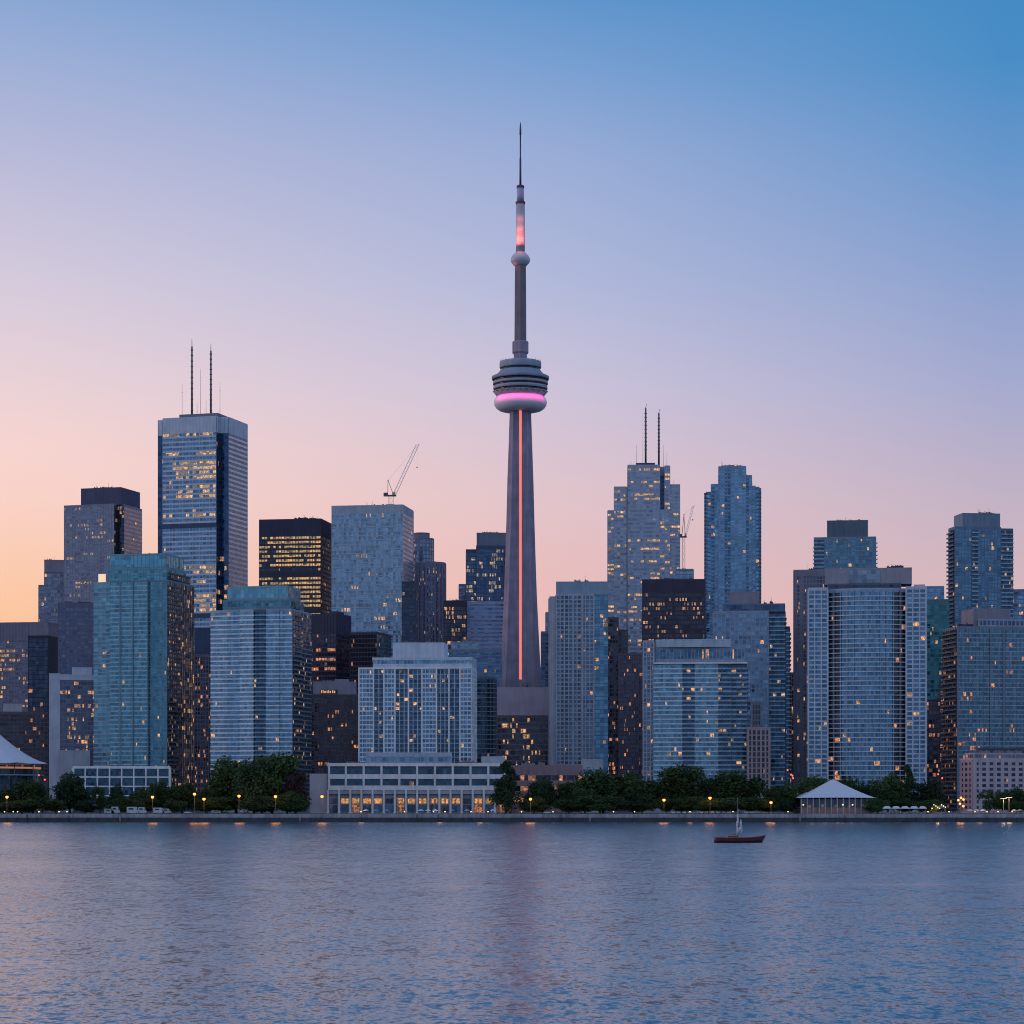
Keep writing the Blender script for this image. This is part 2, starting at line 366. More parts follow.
b = Bld('office_tower', 'tallest office tower on the left with white floor bands and twin roof antennas', 154, 225, 251, 2200, 16, None, 690, 3)
n_ = 8.5; W_, D_ = b.w, b.d
st = S(wall=wall((.5, .56, .66)), glass=glass((.22, .36, .52)), fh=4.3, bay=3.2, sill=1.65, pier=.3, po=.1, lit=.03, rows=.46, cap=14, mech=19, mechm=W_navy, litm=lit((1, .7, .38), 1.0, lo=.3))
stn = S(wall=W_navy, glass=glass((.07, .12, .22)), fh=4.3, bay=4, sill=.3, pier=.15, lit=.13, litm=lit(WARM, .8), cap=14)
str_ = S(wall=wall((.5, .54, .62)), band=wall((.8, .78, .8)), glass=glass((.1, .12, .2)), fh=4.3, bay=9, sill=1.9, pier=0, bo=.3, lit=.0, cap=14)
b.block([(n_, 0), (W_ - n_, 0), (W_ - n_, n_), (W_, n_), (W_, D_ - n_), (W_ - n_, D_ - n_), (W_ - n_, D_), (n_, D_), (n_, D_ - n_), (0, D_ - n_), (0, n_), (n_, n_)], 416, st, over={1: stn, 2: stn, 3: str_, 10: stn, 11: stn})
b.block([(W_ * .32, 6), (W_ - n_ - 1, 6), (W_ - n_ - 1, D_ - 8), (W_ * .32, D_ - 8)], 412, S(wall=W_slate), y0=416, blank=True, name='roof_block')
for px, yt in ((188.4, 335), (207.4, 341)):
    m = MB(); x = b.lx(px); z0 = b.z(414); z1 = b.z(yt)
    m.tube((x, 8, z0), (x, 8, z0 + (z1 - z0) * .9), 1.0, .75, 8, 0); m.tube((x, 8, z0 + (z1 - z0) * .9), (x, 8, z1), .35, .2, 6, 0)
    for i in range(12):
        q = z0 + (z1 - z0) * (.08 + .07 * i); m.tube((x, 8, q), (x, 8, q + .8), 1.25, 1.25, 8, 1)
    m.build('antenna_mast', [plain('mast_paint', (.07, .08, .12)), plain('mast_band', (.2, .17, .2))], b.root)
for px, yt in ((179, 380), (197.5, 366), (203, 398), (217, 380), (194, 400)):
    m = MB(); x = b.lx(px); m.tube((x, 7, b.z(415)), (x, 7, b.z(yt)), .2, .1, 5); m.tube((x - 1, 7, b.z(yt + 9)), (x + 1, 7, b.z(yt + 9)), .08, .08, 4); m.build('antenna', STEEL, b.root)
b.units([(W_ * .3, 4), (W_ * .9, 4), (W_ * .9, 20), (W_ * .3, 20)], 414, 5, 2.5, 2); b.done()

b = Bld('office_tower', 'black office tower with bright yellow lit floors behind the blue condo towers', 259, 321, 331.5, 2150, 9, None, 640, 4)
st = S(wall=wall((.03, .03, .065)), glass=G_brown, fh=4.0, bay=2.5, sill=1.9, pier=.45, lit=.04, rows=.9, rowp=.985, cap=15, mech=8, mechm=wall((.02, .02, .04)), litm=lit((1, .72, .30), .8, (2.5, 2.5, 4), .55))
b.block(b.rect(None, None), 519, st, over={1: S(wall=wall((.06, .04, .06)), glass=glass((.22, .18, .2)), fh=4, bay=2.5, sill=1.2, pier=.6, lit=.05, cap=15)})
b.units(b.rect(290, 306, 4, 14), 519, 5, 2.5, 1, W_dark); b.units(b.rect(306, 318, 4, 14), 519, 2, 2, 3, W_dark); b.done()

b = Bld('office_tower', 'blue grey glass office block with the luffing crane on its roof', 331.5, 403, 413.5, 2120, 9, None, 660, 5)
st = S(wall=wall((.42, .47, .55)), glass=glass((.40, .53, .66), cell=(2.2, 2.2, 3.9)), fh=3.9, bay=2.2, sill=.9, pier=.25, lit=.025, run=4, cap=7, litm=lit(WHT, .9))
b.block(b.rect(None, None), 505, st, over={1: S(wall=wall((.42, .42, .5)), glass=glass((.52, .55, .62), rough=.2), fh=3.9, bay=4, sill=1.2, pier=.2, lit=.01, cap=7)})
b.units(b.rect(360, 398, 3, 12), 505, 6, 1.6, 2); CR1 = b; b.done()

def arc(cx, cy, r, n=20): return [(cx + r * math.cos(2 * math.pi * i / n - math.pi / 2), cy + r * math.sin(2 * math.pi * i / n - math.pi / 2)) for i in range(n)]
b = Bld('office_tower', 'round topped blue tower rising behind the round dark ribbed tower', 411, 434, 434, 2320, 0, 24, 600, 6)
b.block(arc(b.w / 2, b.w / 2, b.w / 2), 538, S(wall=W_slate, glass=glass((.3, .36, .48)), fh=3.6, bay=3, lit=.02)); b.block(arc(b.w / 2 - 1, b.w / 2, b.w * .36), 532.5, S(wall=W_slate), y0=538, blank=True, name='roof_block'); b.done()
b = Bld('office_tower', 'round dark ribbed tower right of the crane topped glass block', 415, 446, 446, 2190, 0, 28, 660, 7)
b.block(arc(b.w / 2, b.w / 2, b.w / 2, 22), 562, S(wall=wall((.28, .28, .37)), band=wall((.2, .21, .3)), glass=glass((.3, .34, .48)), fh=3.4, bay=2.4, pier=.7, po=.5, lit=.16, litm=lit(WHT, .7), cap=4)); b.units(arc(b.w / 2, b.w / 2, b.w * .3, 6), 562, 2, 2, 0); b.done()
b = Bld('office_tower', 'narrow dark brown block in the gap below the crane topped glass tower', 402, 415.5, 415.5, 2060, 0, 25, 660, 8)
b.block(b.rect(None, None), 582, S(wall=wall((.06, .055, .08)), glass=G_dark, fh=3.5, bay=2.4, lit=.05)); b.done()
b = Bld('office_tower', 'dark brown office block with orange windows left of the pale ribbed block', 444, 466.6, 466.6, 2060, 0, 30, 665, 9)
b.block(b.rect(None, None), 601, S(wall=W_dark, glass=G_brown, fh=3.6, bay=2.6, lit=.22, run=2, litm=lit(WARM, .9), cap=5)); b.units(b.rect(448, 460, 2, 8), 601, 1, 1.5, 1); b.done()
b = Bld('office_tower', 'thin grey slab left of the stepped dark tower by the tall concrete tower', 458.8, 470, 470, 2260, 0, 25, 605, 10)
b.block(b.rect(None, None), 584.5, S(wall=wall((.16, .17, .24)), glass=G_mauve, fh=3.6, bay=3, lit=.0)); b.done()
b = Bld('office_tower', 'dark stepped tower with rows of small white lights beside the concrete shaft', 466, 506, 506, 2140, 0, 34, 610, 11)
st = S(wall=wall((.07, .09, .16)), glass=G_navy, fh=3.5, bay=2.2, lit=.22, run=2, litm=lit((1, .9, .75), .7), cap=3)
b.block(b.rect(None, 476.3, 3), 549.5, st); b.block(b.rect(476.3, None), 546, st); b.block(b.rect(476.6, None, 2), 533, S(wall=wall((.16, .18, .24))), y0=546, blank=True, name='roof_block'); b.units(b.rect(480, 500, 3, 9), 533, 5, 1.2, 1, plain('red_cabin', (.3, .08, .1))); b.done()
b = Bld('office_tower', 'pale blue ribbed block standing low in front of the dark stepped tower', 467, 506, 506, 2070, 0, 28, 680, 12)
b.block(b.rect(None, None), 602, S(wall=wall((.34, .38, .52)), glass=glass((.26, .3, .46)), fh=3.4, bay=5, sill=1.5, bo=.4, pier=0, lit=.01)); b.done()

b = Bld('office_tower', 'tall stepped glass office tower with twin antennas right of the concrete tower', 607.5, 680, 683, 2280, 2.5, 44, 690, 13)
st = S(wall=wall((.44, .44, .52)), glass=glass((.42, .48, .6), cell=(3, 3, 3.9)), fh=3.9, bay=3.0, sill=1.9, pier=.22, lit=.04, rows=.46, rowp=.72, run=3, cap=3, litm=lit((1, .7, .42), .95, lo=.35), low=1.2)
b.block(b.rect(None, 614, 3), 510, st); b.block(b.rect(614, 626.6, 1.5), 486.5, st); b.block(b.rect(627.6, 660, 0), 465, st); b.block(b.rect(626.6, 627.6, 2.5), 487, S(wall=W_navy), blank=True, name='recess')
b.block(b.rect(660, 664.6, 0), 510, st); b.block(b.rect(660, 664.6, 3), 476, S(wall=W_navy, glass=glass((.05, .08, .15)), fh=4, lit=0, bay=3), y0=510, name='recess'); b.block(b.rect(664.6, 670, .0), 466, st); b.block(b.rect(670, None, 2), 484.5, st)
b.block(b.rect(660, 664.6, 8), 466, st, y0=476, blank=True)
b.block(b.rect(636, 655, 5, 20), 462.5, S(wall=W_navy), y0=465, blank=True, name='roof_block')
for px, yt, y0 in ((645.8, 402, 464), (659, 407.5, 465)):
    m = MB(); x = b.lx(px); z0 = b.z(y0); z1 = b.z(yt)
    m.tube((x, 8, z0), (x, 8, z0 + (z1 - z0) * .93), .95, .7, 8, 0); m.tube((x, 8, z0 + (z1 - z0) * .93), (x + .8, 8, z1), .3, .15, 5, 0)
    for i in range(10): q = z0 + (z1 - z0) * (.25 + .065 * i); m.tube((x, 8, q), (x, 8, q + .7), 1.25, 1.25, 8, 1)
    m.build('antenna_mast', [plain('mast_paint', (.07, .08, .12)), plain('mast_band', (.2, .17, .2))], b.root)
for px, yt, y0 in ((636.5, 444, 465), (643, 412, 465), (663.5, 444, 466), (667, 452, 467), (631, 460, 466), (674, 478, 485)):
    m = MB(); x = b.lx(px); m.tube((x, 6, b.z(y0)), (x, 6, b.z(yt)), .18, .08, 5); m.build('antenna', STEEL, b.root)
b.done()
b = Bld('office_tower', 'small blue plant room block under the thin tower crane', 676, 693.6, 693.6, 2200, 0, 20, 590, 14)
b.block(b.rect(None, None), 569.5, S(wall=wall((.2, .27, .38)), fh=3.4, glass=G_steel, lit=.02)); CR2 = b; b.done()

b = Bld('office_tower', 'dark purple brown office block with scattered lit windows under a blank top band', 642.3, 705, 705, 1980, 0, 34, 660, 15)
b.block(b.rect(None, None), 580, S(wall=wall((.045, .035, .06)), glass=G_brown, fh=3.7, bay=2.4, sill=1.3, pier=.6, lit=.44, run=1, cap=11, litm=lit(WARM, .85))); b.units(b.rect(655, 700, 2, 12), 580, 4, 1.6, 0, W_dark); b.done()

b = Bld('condo_tower', 'tall blue condo tower with stepped crown and serrated balcony edges', 706, 759.5, 759.5, 2050, 0, 38, 640, 16)
st = S(wall=wall((.25, .36, .5)), glass=glass((.3, .47, .64)), fh=3.25, bay=2.6, sill=.9, pier=.3, lit=.05, cap=2, cols='gDgg', dglass=glass((.14, .24, .36)), rail=glass((.3, .42, .55)), bal=.6, low=.3)
sb = S(wall=wall((.2, .3, .44)), glass=G_blue, fh=3.25, bay=9, sill=.3, bo=1.6, pier=0, lit=.04, cap=2)
b.block(b.rect(None, 711, 3), 492, sb); b.block(b.rect(711, 718.5, 1), 484.5, st); b.block(b.rect(718.5, 746, 0), 467, st); b.block(b.rect(746, 751.8, 1), 476, st); b.block(b.rect(751.8, 755.6, 2), 486.5, st); b.block(b.rect(755.6, None, 3.2), 487.5, sb)
m = MB()
for k in range(60):
    z = b.z(494) - k * 3.25
    m.box(-1.6, 1.2, 2.2, 30, z, z + 1.3); m.box(b.w - 1.2, b.w + 1.5, 2.4, 30, z, z + 1.3)
m.build('balcony_edge', wall((.1, .14, .22)), b.root)['kind'] = 'stuff'
b.units(b.rect(719, 745, 2, 10), 467, 4, 2, 3); b.done()

b = Bld('condo_tower', 'blue tower with a dark box crown rising behind the curved condo', 814, 876, 876, 2000, 0, 36, 600, 17)
st = S(wall=wall((.2, .27, .35)), glass=glass((.2, .34, .44)), fh=3.3, bay=2.8, lit=.10, litm=lit((1, .85, .6), .9), cols='DDgggggggggg')
b.block(b.rect(None, None), 538, st); b.block(b.rect(827, 868, 3, 20), 521, S(wall=wall((.1, .14, .18))), y0=538, blank=True, name='roof_block'); b.units(b.rect(830, 866, 4, 10), 521, 3, 1, 0); b.done()
b = Bld('office_tower', 'low white topped block glowing between the curved condo and the green tower', 914, 944, 944, 1960, 0, 26, 610, 18)
b.block(b.rect(None, 925, 2), 585, S(wall=W_pale, glass=G_pale, lit=.9, litm=lit((1, .9, .75), .9), fh=4, bay=3)); b.block(b.rect(925, None), 587, S(wall=wall((.25, .35, .5)), glass=G_blue, lit=.08)); b.done()
b = Bld('condo_tower', 'slim green glass tower right of the curved condo', 926.5, 949, 949, 1830, 0, 24, 720, 19)
b.block(b.rect(None, None), 600, S(wall=wall((.08, .2, .22)), glass=G_green, fh=3.3, bay=3, lit=.06, pier=.2, cap=4)); b.done()
b = Bld('condo_tower', 'dark blue condo tower with balconies and flat box crown at far right', 948.5, 955, 1014, 1860, -8, None, 660, 20)
st = S(wall=wall((.15, .21, .3)), glass=glass((.2, .33, .45)), fh=3.2, bay=2.6, lit=.09, sill=.7, cols='gggggDDggggggg', litm=lit(WHT, .9))
b.block(b.rect(None, 1001), 527, st, over={3: S(wall=wall((.2, .22, .28)), glass=D_blue, fh=3.2, bay=5, cols='D', lit=.1, bal=1.8)}); b.block(b.rect(1001, None, 2), 528, S(wall=wall((.1, .15, .24)), glass=G_navy, bay=4, fh=3.2, lit=.25, cols='D', litm=lit(WARM, .8)))
b.block(b.rect(964, 1001.5, 3, 24), 513, S(wall=wall((.17, .23, .31))), y0=527, blank=True, name='roof_block'); b.units(b.rect(975, 999, 4, 12), 513, 3, 1.5, 4, plain('red_cabin', (.3, .08, .1))); b.done()
b = Bld('condo_tower', 'blue block at the right edge behind the grid fronted condo', 1010, 1045, 1045, 1960, 0, 30, 640, 21)
b.block(b.rect(None, None), 590, S(wall=wall((.16, .24, .34)), glass=G_blue, lit=.06)); b.done()

# --- middle rows
b = Bld('office_block', 'wide dark office block at the left edge with a plain mauve end wall', -28, 48, 58, 2080, 9, None, 705, 22)
st = S(wall=wall((.2, .18, .24)), glass=glass((.3, .27, .32)), fh=3.9, bay=2.8, sill=1.6, lit=.22, run=4, cap=15, litm=lit(WARM, .9), low=.5)
sd_ = S(wall=W_black, glass=G_dark, fh=3.9, bay=5, sill=.7, lit=.04, cap=2, litm=lit(ORG, .8))
b.block(b.rect(None, 28), 622.5, st); b.block([(b.lx(28), .0), (b.w, 0), (b.w, b.d), (b.lx(28), b.d)], 636, sd_, over={1: None}); b.block([(b.lx(28), .15), (b.w, .15), (b.w, b.d), (b.lx(28), b.d)], 622.5, st, y0=636, blank=True); b.done()
b = Bld('office_tower', 'plain slate tower with faint grid beside the teal condo tower', 58, 97, 97, 1990, 0, 30, 700, 23)
b.block(b.rect(None, None), 603, S(wall=wall((.14, .14, .2)), glass=glass((.2, .21, .3), dark=.1, pale=.1), fh=3.8, bay=3, sill=1.6, pier=.8, lit=.0, low=0, cap=4)); b.units(b.rect(60, 93, .5, 3), 603, 6, 1.2, 0, W_dark); b.done()
b = Bld('residential_block', 'brown low block at the left edge behind the white tent roof', -25, 48, 48, 1850, 0, 35, 770, 24)
st = S(wall=W_brown, glass=G_brown, fh=3.2, bay=2.8, lit=.12, litm=lit(ORG, .8)); b.block(b.rect(None, None), 712, st); b.block(b.rect(3, 22, 2, 14), 704, S(wall=wall((.4, .4, .45))), y0=712, blank=True, name='roof_block'); b.units(b.rect(25, 45, 2, 12), 712, 4, 3, 0, W_brown); b.done()
b = Bld('residential_block', 'white framed mid rise block left of the teal tower base', 49, 98, 98, 1790, 0, 30, 765, 25)
b.block(b.rect(None, 60), 674, S(wall=wall((.5, .53, .62))), blank=True); b.block(b.rect(60, None, .5), 680, S(wall=wall((.2, .2, .26)), glass=glass((.2, .2, .27)), fh=3.3, bay=2.6, lit=.22, run=2, litm=lit(WARM, .9), cap=1)); b.block(b.rect(60, None, .0, 10), 675, S(wall=wall((.5, .53, .62))), y0=680, blank=True, name='cornice'); b.block(b.rect(72, 92, 4, 18), 667.5, S(wall=wall((.5, .53, .62))), y0=675, blank=True, name='roof_block')
b.block(b.rect(59, 90, -6, -.5), 751, S(wall=wall((.42, .45, .52))), blank=True, name='annex'); b.done()
b = Bld('residential_block', 'narrow dark slot block between the teal and the blue condo towers', 192, 214, 214, 1850, 0, 28, 790, 26)
st = S(wall=wall((.16, .14, .18)), glass=G_brown, fh=3.2, bay=2.2, pier=.6, lit=.16, litm=lit(ORG, .9)); b.block(b.rect(None, None), 655, st); b.block(b.rect(194.5, 211, 1), 628, S(wall=W_navy), y0=655, blank=True, name='roof_block'); b.done()
b = Bld('office_block', 'dark violet office block with orange lit floors right of the blue condo', 310, 336, 351, 1960, 20, None, 700, 27)
st = S(wall=wall((.03, .028, .06)), glass=G_brown, fh=3.8, bay=2.6, sill=1.4, lit=.10, rows=.35, cap=16, litm=lit(ORG, .9)); b.block(b.rect(None, None), 614, st, over={1: S(wall=wall((.035, .035, .08)), glass=G_dark, fh=3.8, lit=.01, cap=16)}); b.block(b.rect(328, 335, 4, 18), 611.5, S(wall=W_dark), y0=614, blank=True, name='roof_block'); b.done()
b = Bld('office_block', 'small dark block with a teal side right of the dark violet office block', 350, 377, 391, 1930, 16, None, 700, 28)
b.block(b.rect(None, None), 632.5, S(wall=wall((.04, .035, .05)), glass=G_brown, fh=3.6, bay=2.6, lit=.15, litm=lit(ORG, .7)), over={1: S(wall=wall((.07, .13, .17)), glass=glass((.1, .2, .24)), lit=.02)}); b.done()
b = Bld('residential_block', 'dark brown brick block with a pale parapet left of the white grid condo', 311, 360, 360, 1800, 0, 30, 790, 29)
st = S(wall=wall((.10, .07, .08)), glass=G_brown, fh=3.2, bay=2.4, pier=.7, lit=.08, run=1, litm=lit(ORG, 1.0), cap=1.5); b.block(b.rect(None, None), 695, st); b.block(b.rect(313, 356.5, 2, 22), 682, S(wall=wall((.3, .28, .33))), y0=695, blank=True, name='roof_block'); b.block(b.rect(335, 349, 4, 16), 679.5, S(wall=wall((.3, .28, .33))), y0=682, blank=True, name='roof_block')
m = MB(); xa, xb = b.lx(320.5), b.lx(337.5); za, zb_ = b.z(693.5), b.z(689.5); m.box(xa, xb, 1.6, 2.0, za, zb_, 0)
o = m.build('roof_sign', [plain('sign_panel', (.08, .02, .03))], b.root); rr = random.Random(4); m = MB(); x = xa + .4
while x < xb - 1.2:
    q = rr.uniform(.5, 1.0); m.box(x, x + q, 1.5, 1.65, za + .4, zb_ - rr.uniform(.3, 1.0), 0); x += q + rr.uniform(.4, .9)
m.build('sign_light', plain('sign_glow', (.3, .2, .15), em=(1, .55, .3), es=.7), o); b.units(b.rect(313, 350, 2, 10), 682, 3, 1.4, 0); b.done()
b = Bld('residential_block', 'blue grey mid rise with rooftop trellis behind the white grid condo', 445, 502, 502, 1880, 0, 28, 690, 30)
b.block(b.rect(None, None), 650, S(wall=wall((.18, .23, .32)), glass=glass((.2, .28, .4)), fh=3.3, bay=3, lit=.08, pier=.2)); b.block(b.rect(451, 479, 3, 16), 642, S(wall=wall((.24, .3, .4)), glass=G_steel, lit=.1, fh=4), y0=650, name='roof_block'); b.units(b.rect(455, 480, 3, 12), 642, 4, 2.4, 3); b.done()
b = Bld('condo_tower', 'dark condo tower of rounded balconies tucked right of the white grid condo', 464, 495.5, 495.5, 1730, 0, 24, 770, 31)
r_ = 10; poly = [(0, 0), (b.w - r_, 0)] + [(b.w - r_ + r_ * math.sin(R(a)), r_ - r_ * math.cos(R(a))) for a in (18, 36, 54, 72, 90)] + [(b.w, b.d), (0, b.d)]
b.block(poly, 677, S(wall=wall((.1, .14, .18)), band=wall((.22, .27, .34)), glass=glass((.07, .11, .15)), fh=3.3, bay=4, sill=.5, bo=1.3, pier=0, lit=.03)); b.done()
b = Bld('podium_building', 'blank mauve concrete podium with dark lit windows at the foot of the concrete tower', 494.5, 551, 551, 1800, 0, 40, 775, 32, 'building')
b.block(b.rect(None, None), 716, S(wall=wall((.16, .12, .14)), glass=G_brown, fh=4.0, bay=2.6, pier=.4, lit=.22, litm=lit(WARM, 1), sill=1.0, cols='WgggggggggggggW', band=wall((.24, .19, .21)))); 
b.block(b.rect(495, 550.6, .4), 688, S(wall=wall((.46, .38, .46)), glass=wall((.36, .3, .37)), fh=17, bay=2.4, pier=.5, po=.5, sill=.3, cap=6, lit=0), y0=716)
b.units(b.rect(496, 545, 2, 20), 688, 9, 5, 5, wall((.22, .2, .24))); b.done()
b = Bld('office_tower', 'thin dark blue block glimpsed right of the concrete tower foot', 541, 553, 553, 1900, 0, 20, 700, 33)
b.block(b.rect(None, None), 632, S(wall=wall((.12, .15, .2)), glass=G_navy, lit=.08)); b.block(b.rect(545.5, None, 2), 612.5, S(wall=wall((.24, .25, .31)), glass=G_mauve, lit=.02)); b.done()
b = Bld('condo_tower', 'grey grid fronted condo tower with blue glass corner right of the concrete tower', 549.5, 608, 608, 1740, 0, 30, 775, 34)
st = S(wall=wall((.40, .40, .45)), cols='gDggDgg', bal=.3, dglass=glass((.13, .17, .23)), rail=glass((.2, .25, .32)), glass=glass((.2, .27, .36)), fh=3.1, bay=2.9, sill=.9, pier=.75, po=.5, bo=.35, lit=.05, cap=1, major=(.22, .45, .7))
b.block(b.rect(None, 556, .8), 597, st); b.block(b.rect(556, 594, 0), 594.5, st); b.block(b.rect(594, None, 2), 594.5, S(wall=wall((.14, .24, .34)), glass=glass((.26, .42, .55)), fh=3.1, bay=3, sill=.5, pier=.15, lit=.12)); b.block(b.rect(556, None, 2.4, 24), 582, S(wall=wall((.24, .34, .42))), y0=594.5, blank=True, name='roof_block'); b.units(b.rect(570, 602, 4, 10), 582, 2, 2, 2); b.done()
b = Bld('residential_block', 'narrow dark brown tower right of the grey grid condo with warm windows', 606, 628, 628, 1910, 0, 24, 780, 35)
st = S(wall=wall((.09, .075, .095)), glass=G_brown, fh=3.2, bay=2.2, lit=.14, litm=lit(ORG, .9)); b.block(b.rect(None, 618.5), 617.5, st); b.block(b.rect(618.5, None, 2), 630, st); b.done()
b = Bld('residential_block', 'ribbed purple brown tower left of the blue crescent topped condo', 619, 646, 646, 1850, 0, 24, 780, 36)
b.block(b.rect(None, None), 654, S(wall=wall((.13, .105, .13)), glass=glass((.13, .12, .16)), fh=3.2, bay=1.8, pier=.7, po=.6, lit=.13, litm=lit(ORG, .9))); b.done()
b = Bld('condo_tower', 'stone and glass condo tower with dark roof band behind the blue crescent topped condo', 713, 790, 790, 1770, 0, 30, 785, 37)
st = S(wall=wall((.32, .35, .42)), glass=glass((.3, .42, .56)), fh=3.2, bay=3.0, pier=.6, po=.4, lit=.04, cap=1.5)
sk = S(wall=wall((.06, .08, .12)), glass=G_navy, fh=3.2, bay=3.0, sill=.5, cols='D', lit=.10, litm=lit(WHT, .9), bal=1.0)
b.block(b.rect(None, 730, .8), 612, st); b.block(b.rect(730, 768.5), 612, st); b.block(b.rect(768.5, 785.5, 3), 612, sk); b.block(b.rect(785.5, None, 6), 627, sk); b.block(b.rect(723, 785, 1.6, 26), 604.5, S(wall=wall((.13, .17, .23)), glass=G_navy, fh=4.5, bay=5, lit=.02, cap=.5), y0=612, name='roof_band'); b.block(b.rect(728.5, 759.5, 5, 20), 592, S(wall=wall((.25, .23, .27))), y0=604.5, blank=True, name='roof_block'); b.units(b.rect(762, 775, 4, 10), 604.5, 2, 3.5, 1, W_brown); b.done()
b = Bld('residential_block', 'slim dark slot tower in the street gap left of the curved condo', 786, 797, 797, 1960, 0, 20, 790, 38)
b.block(b.rect(None, None), 673, S(wall=wall((.14, .1, .13)), glass=G_brown, lit=.18, bay=2.4, litm=lit(WHT, .8))); b.done()
b = Bld('residential_block', 'mauve tower with a column of lit windows left of the curved condo', 793.5, 829, 829, 1800, 0, 26, 790, 39)
b.block(b.rect(None, None), 570.5, S(wall=wall((.22, .20, .25)), glass=glass((.14, .14, .19)), fh=3.2, bay=2.3, pier=.6, cols='WgWgggggggg', lit=.24, litm=lit(WARM, .95), cap=4)); b.units(b.rect(805, 815, 2, 8), 570.5, 2, 2, 0, W_dark); b.done()
b = Bld('residential_block', 'dark brown tower in the gap right of the curved condo', 925, 946, 946, 1760, 0, 24, 800, 40)
b.block(b.rect(None, 940, 1), 700, S(wall=wall((.13, .09, .1)), glass=G_brown, lit=.16, litm=lit(ORG, .9), bay=2.4)); b.block(b.rect(940, None), 676, S(wall=wall((.16, .13, .16)), glass=G_brown, lit=.1, litm=lit(ORG, .9), bay=2.4)); b.done()

# --- front row
b = Bld('condo_tower', 'tall teal glass condo tower with lit crown at the left', 92, 166, 194, 1690, 14, None, 800, 41)
W_, D_ = b.w, b.d
st = S(wall=wall((.13, .25, .31)), band=wall((.36, .52, .58)), glass=glass((.26, .47, .55), cell=(1.6, 1.6, 3.1)), fh=3.1, bay=1.8, sill=.8, bo=.2, pier=.14, po=.16, lit=.018, cap=1, low=.4, major=(.28, .62))
sl = S(wall=wall((.3, .38, .44)), glass=G_teal, fh=3.1, bay=3.2, sill=.9, bo=.6, pier=.2, lit=.05, cap=1)
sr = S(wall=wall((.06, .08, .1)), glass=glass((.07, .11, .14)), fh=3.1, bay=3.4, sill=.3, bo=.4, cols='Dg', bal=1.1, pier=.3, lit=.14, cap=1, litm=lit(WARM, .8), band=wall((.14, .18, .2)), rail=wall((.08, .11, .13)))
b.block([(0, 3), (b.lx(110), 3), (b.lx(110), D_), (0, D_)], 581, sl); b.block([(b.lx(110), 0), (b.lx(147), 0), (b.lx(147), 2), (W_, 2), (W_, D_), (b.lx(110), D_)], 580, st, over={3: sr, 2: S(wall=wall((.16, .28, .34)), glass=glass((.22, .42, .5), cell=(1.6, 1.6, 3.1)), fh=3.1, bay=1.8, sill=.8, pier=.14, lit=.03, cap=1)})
b.block([(b.lx(106), 4), (W_ - 1.5, 4), (W_ - 1.5, D_ - 12), (b.lx(106), D_ - 12)], 568, S(wall=wall((.15, .3, .37)), glass=glass((.24, .46, .54)), fh=4, bay=2.4, pier=.2, lit=.01, cap=.6), y0=580.5, name='upper_floor')
b.block([(b.lx(107), 5), (W_ - 2.5, 5), (W_ - 2.5, D_ - 14), (b.lx(107), D_ - 14)], 553, S(wall=wall((.16, .34, .42)), glass=glass((.25, .5, .6), dark=.1, pale=.1), fh=8, bay=3, sill=.5, pier=.2, lit=0, cap=1), y0=568, name='crown')
b.block([(W_ - 14, 10), (W_ - .5, 10), (W_ - .5, D_ - 6), (W_ - 14, D_ - 6)], 572, sr, y0=580.5, name='upper_floor')
m = MB(); x = b.lx(99); m.box(x - 1.8, x + 2.6, 2.95, 6, b.z(581), b.z(572)); m.build('lit_stair_head', plain('stair_glow', (.5, .4, .3), em=(1, .72, .45), es=.8), b.root)
b.units([(b.lx(120), 6), (W_ - 6, 6), (W_ - 6, 16), (b.lx(120), 16)], 553, 3, 1.5, 1); b.units([(W_ - 12, 10), (W_ - 1, 10), (W_ - 1, 30), (W_ - 12, 30)], 570, 4, 3, 1); b.done()
b = Bld('parking_podium', 'white concrete frame podium at the foot of the teal tower', 73, 170, 170, 1620, 0, 26, 802, 42, 'building')
b.block(b.rect(None, None), 767, S(wall=wall((.05, .07, .09)), band=W_white, pierm=W_white, glass=glass((.1, .16, .22), metal=.5, cell=(2, 2, 2.5)), fh=6.2, bay=8, sill=.9, pier=.9, bo=.6, po=.8, lit=0, low=0, cap=.9)); m = MB(); m.box(-.3, b.w + .3, -.75, .3, b.z(767) - 1.0, b.z(767) + .62); m.build('cornice', W_white, b.root); b.done()
b = Bld('condo_tower', 'blue glass condo tower with teal crown in front of the black lit office tower', 209.5, 292, 311.5, 1670, 13, None, 800, 43)
W_, D_ = b.w, b.d
sg = S(wall=wall((.28, .36, .44)), band=wall((.64, .7, .74)), glass=glass((.30, .47, .62), cell=(1.7, 1.7, 3.1)), fh=3.1, bay=2.6, sill=.85, bo=.45, pier=.16, lit=.025, cap=1, low=.5)
sdk = S(wall=wall((.1, .13, .17)), glass=D_blue, fh=3.1, bay=3.2, sill=.3, cols='D', lit=.05, cap=1, bal=1.2)
def stripes(b, cuts, D, y, styles, off):
    for (a, c), s_, o in zip(zip(cuts[:-1], cuts[1:]), styles, off):
        xa = 0 if a is None else b.lx(a); xb = b.w if c is None else b.lx(c)
        b.block([(xa, o), (xb, o), (xb, D), (xa, D)], y, s_, over={1: sdk_side} if c is None else {})
sdk_side = S(wall=wall((.07, .1, .13)), glass=glass((.08, .12, .17)), fh=3.1, bay=3.4, cols='Dg', lit=.13, cap=1, bal=1.2, band=wall((.2, .25, .3)), rail=wall((.12, .16, .2)), litm=lit(WARM, .8))
